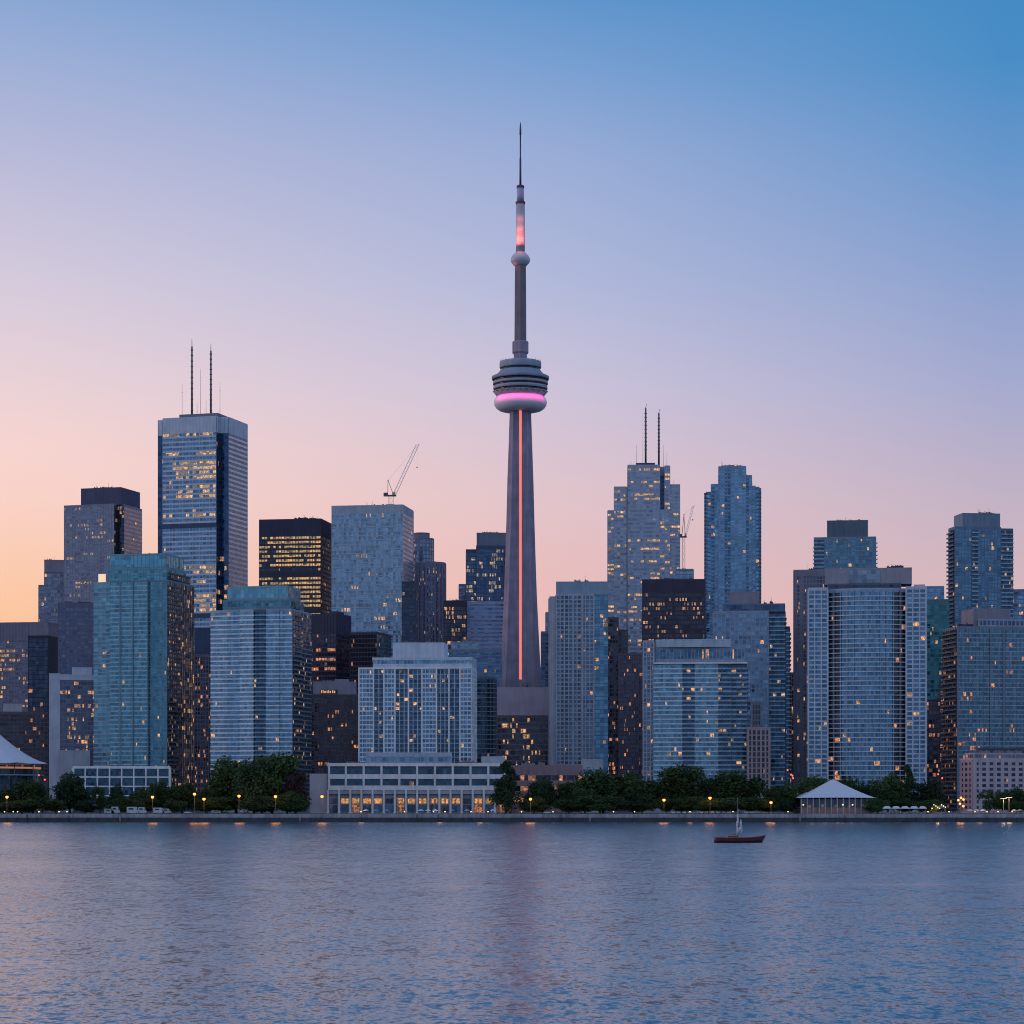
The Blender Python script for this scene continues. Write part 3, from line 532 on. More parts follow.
sgp = S(wall=wall((.4, .48, .56)), band=wall((.78, .8, .82)), glass=glass((.4, .55, .68), cell=(1.7, 1.7, 3.1)), fh=3.1, bay=3.5, sill=1.0, bo=.6, pier=.2, lit=.03, cap=1)
stripes(b, [None, 227, 240, 253, 266, 279, None], D_, 609.5, [sgp, sg, sgp, sdk, sg, sg], [2.5, .6, 0, 1.6, 0, .8])
b.block([(b.lx(221), 3.5), (W_ - 3, 3.5), (W_ - 3, D_ - 8), (b.lx(221), D_ - 8)], 599, S(wall=wall((.15, .26, .32)), glass=glass((.18, .34, .42)), fh=4.6, bay=3, lit=.0, pier=.2, cap=.6), y0=610, name='upper_floor')
b.block([(b.lx(225), 4.5), (W_ - 5, 4.5), (W_ - 5, D_ - 10), (b.lx(225), D_ - 10)], 585.5, S(wall=wall((.2, .38, .45)), glass=glass((.3, .52, .6), dark=.1, pale=.1), fh=7, bay=3, sill=.5, pier=.2, lit=0, cap=1), y0=599, name='crown')
b.units([(b.lx(250), 6), (W_ - 6, 6), (W_ - 6, 16), (b.lx(250), 16)], 585.5, 3, 1.5, 1); b.units([(W_ - 4, 6), (W_ - 1, 6), (W_ - 1, 40), (W_ - 4, 40)], 607, 5, 5, 1); b.done()
b = Bld('condo_tower', 'white grid fronted condo block with stepped penthouse behind the long white terminal', 359, 471.5, 476.5, 1640, 5, None, 770, 44)
D_ = b.d
sw = S(wall=wall((.72, .76, .8)), glass=glass((.3, .44, .58), cell=(1.6, 1.6, 3.1)), fh=3.1, bay=2.7, sill=.85, bo=.3, pier=.3, po=.45, lit=.04, cap=1.2, run=1, litm=lit(WARM, 1.1))
swd = S(wall=wall((.5, .56, .64)), glass=D_blue, dglass=glass((.12, .17, .24)), fh=3.1, bay=3.3, sill=.6, bo=.3, pier=.5, po=.6, cols='D', bal=.5, lit=.14, cap=1.2, rail=glass((.16, .24, .32)), litm=lit(WARM, 1.1))
cuts = [359, 373.5, 384, 395, 408.5, 422, 436.5, 449, 460, None]; sty = [sw, swd, sw, swd, swd, sw, swd, swd, sw]
for i in range(9):
    xa = 0 if i == 0 else b.lx(cuts[i]); xb = b.w if cuts[i + 1] is None else b.lx(cuts[i + 1]); o = (0, 1, .3, 1.2, 1.0, .3, 1.1, 1.3, 0)[i]
    b.block([(xa, o), (xb, o), (xb, D_), (xa, D_)], 668, sty[i])
m = MB()
for c in cuts[:-1]: x = b.lx(c); m.box(x - .45, x + .45, -.7, 1.5, 0, b.z(667.6))
m.box(-.4, b.w + .3, -.75, 1.3, b.z(668.6), b.z(667)); m.build('facade_frame', W_white, b.root)
b.block(b.rect(372, None, 4, 34), 657.5, S(wall=wall((.5, .58, .66)), glass=glass((.34, .46, .58)), fh=3.4, bay=2.6, lit=.05, pier=.2, cap=1.2), y0=668, name='upper_floor'); b.block(b.rect(391.5, 443, 6, 30), 642.5, S(wall=wall((.55, .6, .7))), y0=657.5, blank=True, name='penthouse'); b.units(b.rect(393, 440, 7, 20), 642.5, 4, 1.2, 1); b.done()
b = Bld('terminal_building', 'long white waterfront terminal with colonnade and amber lit ground floor', 328, 506, 506, 1530, 0, 36, 815, 45, 'building')
st = S(wall=wall((.07, .08, .1)), band=W_pale, pierm=W_pale, glass=glass((.10, .15, .2), metal=.55, cell=(2.4, 2.4, 4)), fh=7.1, bay=11.2, sill=2.9, pier=1.3, bo=.5, po=.75, lit=0, low=0, cap=2.2, head=.2)
b.block(b.rect(None, None), 764, st, y0=791); b.block(b.rect(328.3, 505.7, 1.6), 791, S(wall=wall((.3, .32, .38)), glass=glass((.12, .15, .2), metal=.5), fh=20, bay=30, cap=30, lit=0))
m = MB(); m.box(-.6, b.w + .6, -.8, .5, b.z(764) - 1.4, b.z(764) + .6); m.build('cornice', W_pale, b.root)
m = MB(); m.box(-.3, b.w + .3, -.2, 1.6, b.z(794), b.z(790.3)); m.build('canopy_beam', wall((.36, .37, .44)), b.root)
nb = 16
for i in range(nb + 1):
    x = b.w * i / nb; m = MB(); m.box(x - .6, x + .6, -.9, .3, 0, b.z(790)); m.box(x - .9, x + .9, -1.1, .5, 0, .5); m.build('column', W_pale, b.root)
rr = random.Random(9)
for i in range(nb):
    x0 = b.w * i / nb + 1.2; x1 = b.w * (i + 1) / nb - 1.2
    on = i not in (0, 4, 5, 9, 10) and (i > 1)
    m = MB(); m.box(x0, x1, 1.3, 1.55, 3.9 + 2.3, 3.9 + 5.4); m.build('window', lit((1, .52, .17), .95, (1.3, 1.3, 9), .4) if (i >= 1 and i != 15 and i % 7 != 5) else G_dark, b.root)
    m = MB(); m.box(x0, x1, 1.25, 1.55, .5, 5.4); m.build('shopfront', [glass((.12, .16, .22), metal=.5, cell=(1.5, 1.5, 5)), lit(ORG, .55, (1.4, 1.4, 4)), glass((.2, .28, .4), metal=.5, cell=(1.5, 1.5, 5))][(0, 0, 1, 0, 2, 2, 1, 0, 2, 0, 0, 2, 0, 1, 2, 1)[i]], b.root)
    if i in (6, 7): m = MB(); m.box(x0 + .8, x1 - .8, -.05, .4, b.z(790), b.z(781.5)); m.build('window', lit((1, .8, .6), .5, (1.2, 1.2, 1.6)), b.root)
b.block([(b.lx(309.5), 2), (-.3, 2), (-.3, 30), (b.lx(309.5), 30)], 774.5, S(wall=wall((.5, .48, .52))), blank=True, name='end_wing')
b.block(b.rect(366, 452, 8, 20), 753, S(wall=wall((.38, .44, .52)), glass=G_steel, fh=4, bay=5, lit=.06, cap=2), y0=764, name='upper_floor'); b.block(b.rect(482, 505, 5, 20), 757, S(wall=wall((.42, .44, .5)), glass=G_steel, fh=4, bay=5, lit=0, cap=2), y0=764, name='upper_floor'); b.units(b.rect(335, 365, 3, 12), 764, 3, 1.5, 2); b.units(b.rect(455, 480, 3, 12), 764, 5, 2, 1, wall((.3, .16, .15))); b.done()
b = Bld('market_hall', 'low brown brick hall behind the waterfront trees right of the terminal', 505, 603, 603, 1600, 0, 26, 800, 46, 'building')
b.block(b.rect(None, 582), 766, S(wall=wall((.26, .18, .19)), glass=G_brown, fh=7, bay=5, sill=3.5, lit=.3, litm=lit(ORG, .8), cap=6)); b.block(b.rect(582, None, 1), 760, S(wall=wall((.36, .4, .46)), glass=G_steel, fh=6, bay=6, sill=3, lit=.1, cap=6)); b.units(b.rect(515, 580, 3, 12), 766, 6, 2.5, 2); b.done()
b = Bld('condo_tower', 'blue condo block with a crescent glass top behind the round trees', 643, 747, 747, 1650, 0, 32, 790, 47)
D_ = b.d
sA = S(wall=wall((.36, .37, .43)), glass=glass((.24, .28, .36)), fh=3.1, bay=2.8, pier=.7, po=.4, lit=.07, cap=1.5)
sB = S(wall=wall((.26, .36, .44)), band=wall((.6, .66, .7)), glass=glass((.3, .48, .6), cell=(1.7, 1.7, 3.1)), fh=3.1, bay=2.6, sill=.9, bo=.4, pier=.2, lit=.04, cap=1)
sC = S(wall=wall((.16, .2, .26)), glass=D_blue, fh=3.1, bay=3.4, sill=.4, cols='D', lit=.10, cap=1, bal=1.2, band=wall((.35, .4, .46)))
b.block(b.rect(None, 654, 2.5), 641, sA)
for p0, p1, s_, o in ((654, 663, sB, 1), (663, 682, sB, 0), (682, 695, sC, 1.4), (695, 718, sB, 0), (718, 731, sC, 1.4), (731, None, sC, 3)): b.block(b.rect(p0, p1, o), 663.5, s_)
m = MB(); m.box(b.lx(653.6), b.w + .3, -1.0, 4, b.z(664), b.z(662.6)); m.build('cornice', W_pale, b.root)
b.block(b.rect(655.5, 745, 5), 647, S(wall=wall((.26, .32, .4)), glass=glass((.2, .28, .38)), fh=7, bay=2.4, sill=.7, pier=.4, lit=.22, litm=lit(WARM, 1.1), cap=1.5), y0=663.5, name='upper_floor')
xa, xb = b.lx(655.5), b.lx(731); n = 12
b.block([(xa + (xb - xa) * i / n, 4.6 - 2.5 * math.sin(math.pi * i / n)) for i in range(n + 1)] + [(xb, 24), (xa, 24)], 640, S(wall=wall((.4, .5, .58))), y0=647, blank=True, name='roof_canopy'); b.units(b.rect(660, 728, 8, 18), 640, 5, .8, 0); b.done()
b = Bld('stone_block', 'small pinkish stone block with a stepped tower top behind the trees', 747.5, 770, 770, 1600, 0, 20, 790, 48, 'building')
sp = S(wall=wall((.36, .27, .28)), glass=G_brown, fh=3.6, bay=2.8, pier=1.1, po=.4, lit=.04, cap=1.5, litm=lit(ORG, .8)); b.block(b.rect(None, None), 728, sp); b.block(b.rect(752, 761, 3, 14), 702, S(wall=wall((.14, .16, .17)), glass=G_brown, fh=3.6, bay=2, pier=.6, lit=0), y0=728, name='tower'); b.done()
b = Bld('condo_tower', 'large condo tower with curved balcony front between two white grid wings', 808, 926.5, 926.5, 1640, 0, 34, 795, 49)
sW = S(wall=wall((.5, .56, .64)), glass=glass((.22, .34, .46)), fh=3.15, bay=4.5, sill=.95, pier=.8, po=.4, bo=.3, lit=.04, cap=1.5)
D_ = b.d; xa, xb = b.lx(828), b.lx(906)
b.block(b.rect(None, 828), 588.5, sW); b.block(b.rect(906, None), 588.5, sW)
n = 12; cv = [(xa + (xb - xa) * i / n, 3.2 - 6.5 * math.sin(math.pi * i / n)) for i in range(n + 1)]
sdc = S(wall=wall((.2, .22, .26)), band=wall((.55, .55, .58)), rail=glass((.14, .14, .17)), glass=glass((.1, .1, .13)), dglass=glass((.11, .11, .14)), fh=3.15, bay=4.4, sill=.55, bo=1.5, pier=0, lit=.12, cap=2, litm=lit(ORG, 1.0))
smc = S(wall=wall((.3, .4, .5)), band=wall((.6, .64, .68)), glass=glass((.28, .44, .6), cell=(1.5, 1.5, 3.15), pale=.03), fh=3.15, bay=4.4, sill=.6, bo=1.5, pier=0, lit=.035, cap=2)
ov = {i: (sdc if i < 2 or i >= 10 else smc) for i in range(n)}; b.block(cv + [(xb, D_), (xa, D_)], 590, smc, over=ov)
b.block(b.rect(827, 901, 3.6, 26), 584.5, S(wall=wall((.1, .12, .15)), glass=G_dark, fh=2.6, bay=4, lit=.02, cap=.3), y0=590, name='upper_floor')
b.block(b.rect(825, 912, 4.4, 28), 569, S(wall=wall((.30, .28, .33))), y0=584.5, blank=True, name='penthouse')
m = MB(); m.box(b.lx(849), b.lx(880), 4.0, 4.38, b.z(583), b.z(570.5)); m.build('glass_screen', glass((.4, .48, .58), rough=.3), b.root); b.units(b.rect(885, 905, 6, 14), 569, 4, 2.5, 1, W_dark); b.done()
b = Bld('condo_tower', 'broad grid fronted condo with dark balcony side at the right edge', 943, 957.5, 1046, 1680, -9, None, 806, 50)
W_, D_ = b.w, b.d
sg2 = S(wall=wall((.2, .25, .3)), band=wall((.36, .41, .46)), glass=glass((.2, .31, .4), cell=(1.7, 1.7, 3.1)), fh=3.1, bay=2.7, sill=.7, bo=.3, pier=.25, po=.3, lit=.07, run=2, cap=1.5, litm=lit(ORG, .95), major=(.0, .37, .52, .8))
b.block([(0, 0), (W_, 0), (W_, D_), (0, D_)], 627, sg2, over={3: S(wall=wall((.1, .1, .13)), glass=G_dark, fh=3.1, bay=4, cols='D', bal=1.6, lit=.14, band=wall((.22, .22, .26)), litm=lit(ORG, .8))})
b.block([(b.lx(980), 3), (W_, 3), (W_, D_ - 8), (b.lx(980), D_ - 8)], 619, S(wall=wall((.34, .38, .46)), glass=G_navy, fh=4, bay=3, pier=.8, lit=0, cap=.6), y0=627, name='upper_floor'); b.block([(b.lx(976), 5), (b.lx(1013), 5), (b.lx(1013), 30), (b.lx(976), 30)], 608.5, S(wall=wall((.25, .24, .29))), y0=627, blank=True, name='roof_block'); b.units([(2, 3), (b.lx(976), 3), (b.lx(976), 12), (2, 12)], 627, 5, 2.5, 2, W_dark); b.done()
b = Bld('hotel_block', 'pale pink low block with punched windows and lit rooftop terrace at far right', 960, 973, 1046, 1565, -14, None, 812, 51, 'building')
W_, D_ = b.w, b.d
b.block([(0, 0), (W_, 0), (W_, D_), (0, D_)], 759, S(wall=wall((.48, .40, .43)), glass=G_dark, fh=3.5, bay=5.2, sill=1.5, pier=2.4, bo=.2, po=.24, lit=.03, low=0, cap=2.0), over={3: S(wall=wall((.36, .26, .29)), glass=G_dark, fh=3.5, bay=6, sill=1.6, pier=3, lit=.0, cap=2)})
b.block([(1.5, 2), (W_, 2), (W_, D_ - 4), (1.5, D_ - 4)], 753.5, S(wall=wall((.42, .36, .4)), glass=G_mauve, fh=3.0, bay=3, lit=.3, litm=lit(ORG, .9), cap=.5), y0=759, name='roof_terrace'); b.block([(8, 8), (W_, 8), (W_, D_ - 8), (8, D_ - 8)], 748.5, S(wall=wall((.05, .06, .08))), y0=753.5, blank=True, name='roof_block'); b.units([(3, 2), (W_ * .8, 2), (W_ * .8, 6), (3, 6)], 753, 8, 1.5, 1); b.done()

# ================================================================== communications tower
TY = 2000.0; TX = xat(520.4, TY); P_ = TY / F
def tz(y): return zat(y, TY) - GZ
T = empty('communications_tower', (TX, TY, GZ), 0, 'tall concrete communications tower with a ring shaped pod and red light strip', 'tower')
conc = wall((.25, .225, .31), .8, .32); concd = wall((.28, .24, .31)); rimc = wall((.36, .36, .42)); podd = glass((.06, .08, .12), metal=.4)
prof = [(806, 30), (760, 26.5), (720, 23.5), (685, 21.3), (655, 19.4), (620, 17.6), (592, 16.3), (560, 15.2), (520, 14.0), (480, 13.0), (440, 11.6), (410, 10.6)]
m = MB(); rings = []
for y, hw in prof:
    hw *= P_; t_ = hw * .30 if hw > 12 else hw * .34; RR = (hw - .5 * t_) / .866; c = hw * .48; pts = []
    for a in (-150, -30, 90):
        A = R(a); d = (math.cos(A), math.sin(A)); p = (-d[1], d[0])
        pts += [(d[0] * RR - p[0] * t_, d[1] * RR - p[1] * t_), (d[0] * RR + p[0] * t_, d[1] * RR + p[1] * t_), (math.cos(A + R(60)) * c, math.sin(A + R(60)) * c)]
    rings.append([(x, y_, tz(y)) for x, y_ in pts])
for q in range(len(rings) - 1):
    for i in range(9):
        j = (i + 1) % 9; m.face([rings[q][i], rings[q][j], rings[q + 1][j], rings[q + 1][i]])
m.build('shaft', conc, T)
# elevator strip in the front groove
m = MB(); g = MB(); zz = tz(680)
cf = lambda z: next((p0[1] + (p1[1] - p0[1]) * ((z - tz(p0[0])) / (tz(p1[0]) - tz(p0[0]))) for p0, p1 in zip(prof[:-1], prof[1:]) if tz(p0[0]) <= z <= tz(p1[0])), 10.6) * P_ * .48
zs = [zz + (tz(411) - zz) * i / 60 for i in range(61)]
for z0, z1 in zip(zs[:-1], zs[1:]):
    y0, y1 = -cf(z0) - .1, -cf(z1) - .1
    m.face([(-3.1, y0, z0), (3.1, y0, z0), (3.1, y1, z1), (-3.1, y1, z1)])
    zc = z0 + (z1 - z0) * .985; yc = y0 + (y1 - y0) * .985; k_ = 1.1
    g.prism([(-k_, y0 - .5), (k_, y0 - .5), (k_, y0 - .05), (-k_, y0 - .05)], z0, zc, 0, True, [(-k_, yc - .5), (k_, yc - .5), (k_, yc - .05), (-k_, yc - .05)])
m.build('elevator_channel', wall((.1, .07, .09)), T); g.build('light_strip', plain('strip_glow', (.3, .1, .08), em=(1, .25, .19), es=.82), T)
def lathe_part(name, pts, mat, n=64, a0=0, smooth=True):
    m = MB(); m.lathe([(r * P_, tz(y)) for y, r in pts], n, 0, (0, 0), a0, smooth); return m.build(name, mat, T)
white_fab = plain('radome_fabric', (.72, .74, .8), .5)
# radome ring
th = [i * math.pi / 9 for i in range(10)]
lathe_part('radome', [(411.5, 11), (411.5, 17), (410.5, 21), (408.5, 24), (405.5, 26), (402.5, 26.6), (399.8, 26), (397, 24), (394.5, 21), (393.8, 14)], white_fab)
lathe_part('pod_deck', [(397.3, 20), (396.5, 23.5), (394.5, 25), (392.8, 26.5), (391.8, 26.6)], rimc)
lathe_part('observation_window', [(391.8, 25.6), (389.8, 25.8)], podd); lathe_part('pod_deck', [(389.8, 27), (388.6, 27.2), (387.2, 27.2), (386.6, 26.9)], rimc)
lathe_part('observation_window', [(386.6, 26), (384.8, 26)], podd); lathe_part('pod_deck', [(384.8, 27.4), (383.6, 27.6), (382.4, 27.6), (382, 27)], rimc)
lathe_part('observation_window', [(382, 26), (379.8, 26.2)], podd); lathe_part('pod_deck', [(379.8, 28.4), (378.6, 28.7), (376.8, 28.6), (376.4, 27.6), (374.5, 23.5), (371.5, 20.8), (370.5, 20.3)], wall((.25, .3, .4)))
lathe_part('observation_window', [(370.5, 19.6), (368.4, 19.6)], podd); lathe_part('pod_roof', [(368.4, 20.4), (367.6, 20.9), (363, 20.9), (361.8, 20.4), (361.4, 18.8), (360.2, 9)], wall((.3, .33, .42)))
m = MB()
rr = random.Random(3)
for i in range(26):
    a = 2 * math.pi * i / 26; r = 20.2 * P_; m.tube((r * math.cos(a), r * math.sin(a), tz(361.8)), (r * math.cos(a), r * math.sin(a), tz(361.8) + 1.6), .12, .12, 4)
m.build('railing', STEEL, T)
# neck and upper shaft (six sided, edge to the lake)
H6 = -math.pi / 2
lathe_part('neck', [(361, 7.6), (352, 7.4)], conc, 6, H6, False); lathe_part('equipment_ring', [(354, 7.6), (352.6, 9.3), (343, 9.3), (341.5, 7.8)], concd, 6, H6, False)
lathe_part('upper_shaft', [(342, 6.9), (300, 6.6), (266, 6.3)], wall((.18, .15, .17)), 6, H6, False)
lathe_part('sky_pod', [(266, 6), (264.8, 7.2), (262.8, 9.0), (260.6, 9.9), (258.6, 9.6), (256, 8.2), (253.6, 6.0), (252, 4.4)], plain('sky_pod_paint', (.5, .5, .6), .4), 40)
lathe_part('antenna_mast', [(253, 4.5), (204.2, 4.4)], plain('antenna_white', (.45, .46, .5), .5), 24)
lathe_part('antenna_ring', [(204.2, 4.7), (203.6, 4.9), (202.2, 4.9), (201.6, 4.5)], plain('ring_dark', (.12, .04, .12)), 24); lathe_part('antenna_mast', [(201.8, 3.6), (188, 3.5)], plain('antenna_lilac_lit', (.42, .4, .6), .5), 20)  # lilac in the mast colour stands in for purple light on this section
lathe_part('antenna_ring', [(188.2, 3.7), (187.6, 3.9), (185.9, 3.8), (185.4, 3.2)], plain('ring_dark', (.12, .04, .12)), 24)
lathe_part('antenna_spire', [(186, 1.1), (158, .95), (157.9, .72), (135, .66), (134.9, 1.0), (129, .95), (124.5, .5), (122.4, .3)], plain('spire_dark', (.10, .05, .11)), 10)
def lamp(name, loc, color, watt, rad, parent=None):
    ld = bpy.data.lights.new(name, 'POINT'); ld.energy = watt; ld.color = color; ld.shadow_soft_size = rad
    o = bpy.data.objects.new(name, ld); o.location = loc; col.objects.link(o)
    if parent: o.parent = parent
    return o
def spot(name, loc, aim, color, watt, deg, rad, parent):
    ld = bpy.data.lights.new(name, 'SPOT'); ld.energy = watt; ld.color = color; ld.shadow_soft_size = rad; ld.spot_size = R(deg); ld.spot_blend = .8
    o = bpy.data.objects.new(name, ld); o.location = loc; o.rotation_euler = (Vector(aim) - Vector(loc)).to_track_quat('-Z', 'Y').to_euler(); col.objects.link(o); o.parent = parent
m = MB()
for a in range(-150, -29, 12):      # floodlights on short arms under the lowest deck, aimed at the radome
    A = R(a); c, s_ = math.cos(A), math.sin(A); p = lambda r, y: (r * P_ * c, r * P_ * s_, tz(y))
    m.tube(p(26.5, 392.3), p(31, 394.5), .14, .14, 4); m.tube(p(30.5, 394.3), p(31.4, 394.5), .5, .5, 6)
    spot('flood_and_fill_light', p(31, 395.2), p(25.8, 402.6), (1, .03, .36), 1500, 120, .4, T)
m.build('floodlight_arm', DARKMET, T)
for a in (-150, -110, -75, -40):
    A = R(a); c, s_ = math.cos(A), math.sin(A); spot('flood_and_fill_light', (9.4 * P_ * c, 9.4 * P_ * s_, tz(254.5)), (3.4 * P_ * c, 3.4 * P_ * s_, tz(220)), (1, .2, .17), 11000 if a < -90 else 4500, 46, .3, T)
for y_, w_ in ((241, 1000), (230, 800), (219, 500)):  # side lamps without fixtures, added to carry the pink glow up the mast
    for a in (-120, -70): lamp('flood_and_fill_light', (9 * P_ * math.cos(R(a)), 9 * P_ * math.sin(R(a)), tz(y_)), (1, .22, .2), w_, .5, T)
lamp('flood_and_fill_light', (-7.5 * P_, -5 * P_, tz(267)), (1, .08, .1), 160, .3, T)

# ================================================================== cranes
def lattice(m, p0, p1, w0, n, r=.16, mi=0):
    a, b_ = Vector(p0), Vector(p1); d = (b_ - a).normalized(); u = Vector((0, 1, 0)); v = d.cross(u).normalized()
    cs = [(u * i + v * j) * w0 for i, j in ((-1, -1), (1, -1), (1, 1), (-1, 1))]
    for c in cs: m.tube(a + c, b_ + c, r, r, 4, mi)
    for k in range(n):
        q0 = a + (b_ - a) * (k / n); q1 = a + (b_ - a) * ((k + 1) / n)
        for i in range(4): m.tube(q0 + cs[i], q1 + cs[(i + 1) % 4], r * .6, r * .6, 4, mi)
cw = plain('crane_white', (.8, .74, .74), .5); cdk = plain('crane_dark', (.12, .09, .1), .5); cy = plain('crane_cab', (.5, .42, .3), .5)
def crane(px, ybase, ycab, tip, apex, Y, dep, label, w0):
    k = Y / F; X = lambda p: (p - px) * k; Z = lambda y: (ybase - y) * k
    t = empty('tower_crane', (xat(px, Y) * (Y + dep) / Y, Y + dep, zat(ybase, Y + dep * .0) + .0), 0, label, 'crane', 'luffing cranes on the roofs')
    t.location.z = zat(ybase, Y)
    m = MB(); lattice(m, (0, 0, 0), (0, 0, Z(ycab)), w0, max(2, int(Z(ycab) / 5))); m.box(-w0 * 1.6, w0 * 1.6, -w0 * 1.6, w0 * 1.6, 0, .8); m.build('mast', cy, t)
    m = MB(); m.box(-w0 * 3.4, w0 * 2.4, -1.8, 1.8, Z(ycab), Z(ycab) + 1.1); m.box(-w0 * 3.4, -w0 * 1.6, -1.6, 1.6, Z(ycab) + 1.1, Z(ycab) + 3); m.build('slewing_deck', cdk, t)
    m = MB(); m.box(w0 * .6, w0 * 2.0, -2.4, -.9, Z(ycab) + 1.1, Z(ycab) + 3.4); m.build('cab', cy, t)
    a0 = (w0 * 1.5, 0, Z(ycab) + 1.2); tp = (X(tip[0]), 0, Z(tip[1])); ap = (X(apex[0]), 0, Z(apex[1]))
    m = MB(); lattice(m, a0, tp, w0 * .62, 10, .14); m.build('jib', cw, t)
    m = MB(); m.tube((-w0 * 1.5, 0, Z(ycab) + 1), ap, .3, .22, 5); m.tube((w0 * 1.2, 0, Z(ycab) + 1), ap, .26, .2, 5); m.sphere(ap, .5, 6); m.build('frame', cdk, t)
    m = MB(); m.tube(ap, tp, .05, .05, 4); hk = (tp[0] - .3, 0, tp[2] - (tp[2] - a0[2]) * .45); m.tube(tp, hk, .04, .04, 4); m.sphere(hk, .6, 6); m.tube(tp, (tp[0] + 2.2, 0, tp[2] + .9), .2, .12, 5); m.build('cable', cdk, t)
crane(391, 504.2, 495, (417.5, 443.5), (388, 479), 2120, 9, 'white luffing crane on the blue grey glass block leaning up to the right', 1.9)
crane(683.7, 569, 537, (693, 506), (684, 514), 2200, 4, 'thin tower crane on a slender mast left of the blue serrated condo', 1.1)

# ================================================================== ground, quay, water
m = MB(); m.box(-7000, 7000, 1453.5, 9000, -3, GZ); o = m.build('ground', [plain('paving', (.09, .09, .1), .9)]); tag(o, kind='structure')
m = MB(); m.box(-7000, 7000, 1452.2, 1454.5, -2.5, GZ + .08); 
o = m.build('quay_wall', [wall((.3, .29, .31), .85, .55)]); tag(o, kind='structure')
m = MB(); m.box(-7000, 7000, 1449.6, 1452.3, -2.5, 2.7)
for i in range(-60, 61): m.box(i * 6 - .25, i * 6 + .25, 1449.2, 1449.7, -2.5, 2.9)
o = m.build('quay_ledge', [wall((.03, .032, .04), .7, .4)]); tag(o, kind='structure')

wm, t_, bs = newmat('lake_water')
bs.inputs['Base Color'].default_value = (.05, .07, .10, 1); bs.inputs['Roughness'].default_value = .19; bs.inputs['IOR'].default_value = 2.7
ge = N(t_, 'ShaderNodeNewGeometry')
def wave(scale, detail, amp, rot=0):
    mp = N(t_, 'ShaderNodeMapping'); mp.inputs['Scale'].default_value = scale; mp.inputs['Rotation'].default_value = (0, 0, rot); L(t_, ge.outputs['Position'], mp.inputs[0])
    n = N(t_, 'ShaderNodeTexNoise'); n.inputs['Scale'].default_value = 1; n.inputs['Detail'].default_value = detail; n.inputs['Roughness'].default_value = .6; L(t_, mp.outputs[0], n.inputs[0])
    s_ = N(t_, 'ShaderNodeVectorMath', operation='SUBTRACT'); L(t_, n.outputs['Color'], s_.inputs[0]); s_.inputs[1].default_value = (.5, .5, .5)
    q = N(t_, 'ShaderNodeVectorMath', operation='MULTIPLY'); L(t_, s_.outputs[0], q.inputs[0]); q.inputs[1].default_value = amp; return q.outputs[0]
def vadd(a, b_):
    n = N(t_, 'ShaderNodeVectorMath', operation='ADD'); L(t_, a, n.inputs[0]); L(t_, b_, n.inputs[1]); return n.outputs[0]
w1 = wave((1.0, .5, 1), 3, (.2, .40, 0), .12); w2 = wave((.22, .1, 1), 2, (.07, .17, 0), -.1); w3 = wave((2.4, 1.1, 1), 2, (.2, .36, 0), .3)
sm = vadd(vadd(w1, w2), w3)
mp = N(t_, 'ShaderNodeMapping'); mp.inputs['Scale'].default_value = (.0035, .012, 1); L(t_, ge.outputs['Position'], mp.inputs[0])
pn = N(t_, 'ShaderNodeTexNoise'); pn.inputs['Scale'].default_value = 1; pn.inputs['Detail'].default_value = 3; L(t_, mp.outputs[0], pn.inputs[0])
pr = N(t_, 'ShaderNodeMapRange'); L(t_, pn.outputs[0], pr.inputs[0]); pr.inputs[1].default_value = .35; pr.inputs[2].default_value = .65; pr.inputs[3].default_value = .72; pr.inputs[4].default_value = 1.2
sc_ = N(t_, 'ShaderNodeVectorMath', operation='SCALE'); L(t_, sm, sc_.inputs[0]); L(t_, pr.outputs[0], sc_.inputs['Scale'])
up = N(t_, 'ShaderNodeCombineXYZ'); up.inputs[2].default_value = 1; up.inputs[1].default_value = -.066     # constant lean south, added so the water mirrors higher, brighter sky
mp2 = N(t_, 'ShaderNodeMapping'); mp2.inputs['Scale'].default_value = (.0035, .022, 1); L(t_, ge.outputs['Position'], mp2.inputs[0])
pn2 = N(t_, 'ShaderNodeTexNoise'); pn2.inputs['Scale'].default_value = 1; pn2.inputs['Detail'].default_value = 4; L(t_, mp2.outputs[0], pn2.inputs[0])
pr2 = N(t_, 'ShaderNodeMapRange'); L(t_, pn2.outputs[0], pr2.inputs[0]); pr2.inputs[1].default_value = .62; pr2.inputs[2].default_value = .70; pr2.inputs[3].default_value = 0; pr2.inputs[4].default_value = .5
ps = N(t_, 'ShaderNodeMath', operation='SUBTRACT'); L(t_, pr.outputs[0], ps.inputs[0]); L(t_, pr2.outputs[0], ps.inputs[1]); L(t_, ps.outputs[0], sc_.inputs['Scale'])
nn = N(t_, 'ShaderNodeVectorMath', operation='NORMALIZE'); L(t_, vadd(sc_.outputs[0], up.outputs[0]), nn.inputs[0]); L(t_, nn.outputs[0], bs.inputs['Normal'])
m = MB(); m.face([(-30000, -30000, 0), (30000, -30000, 0), (30000, 1451, 0), (-30000, 1451, 0)]); o = m.build('water', [wm]); tag(o, kind='structure')

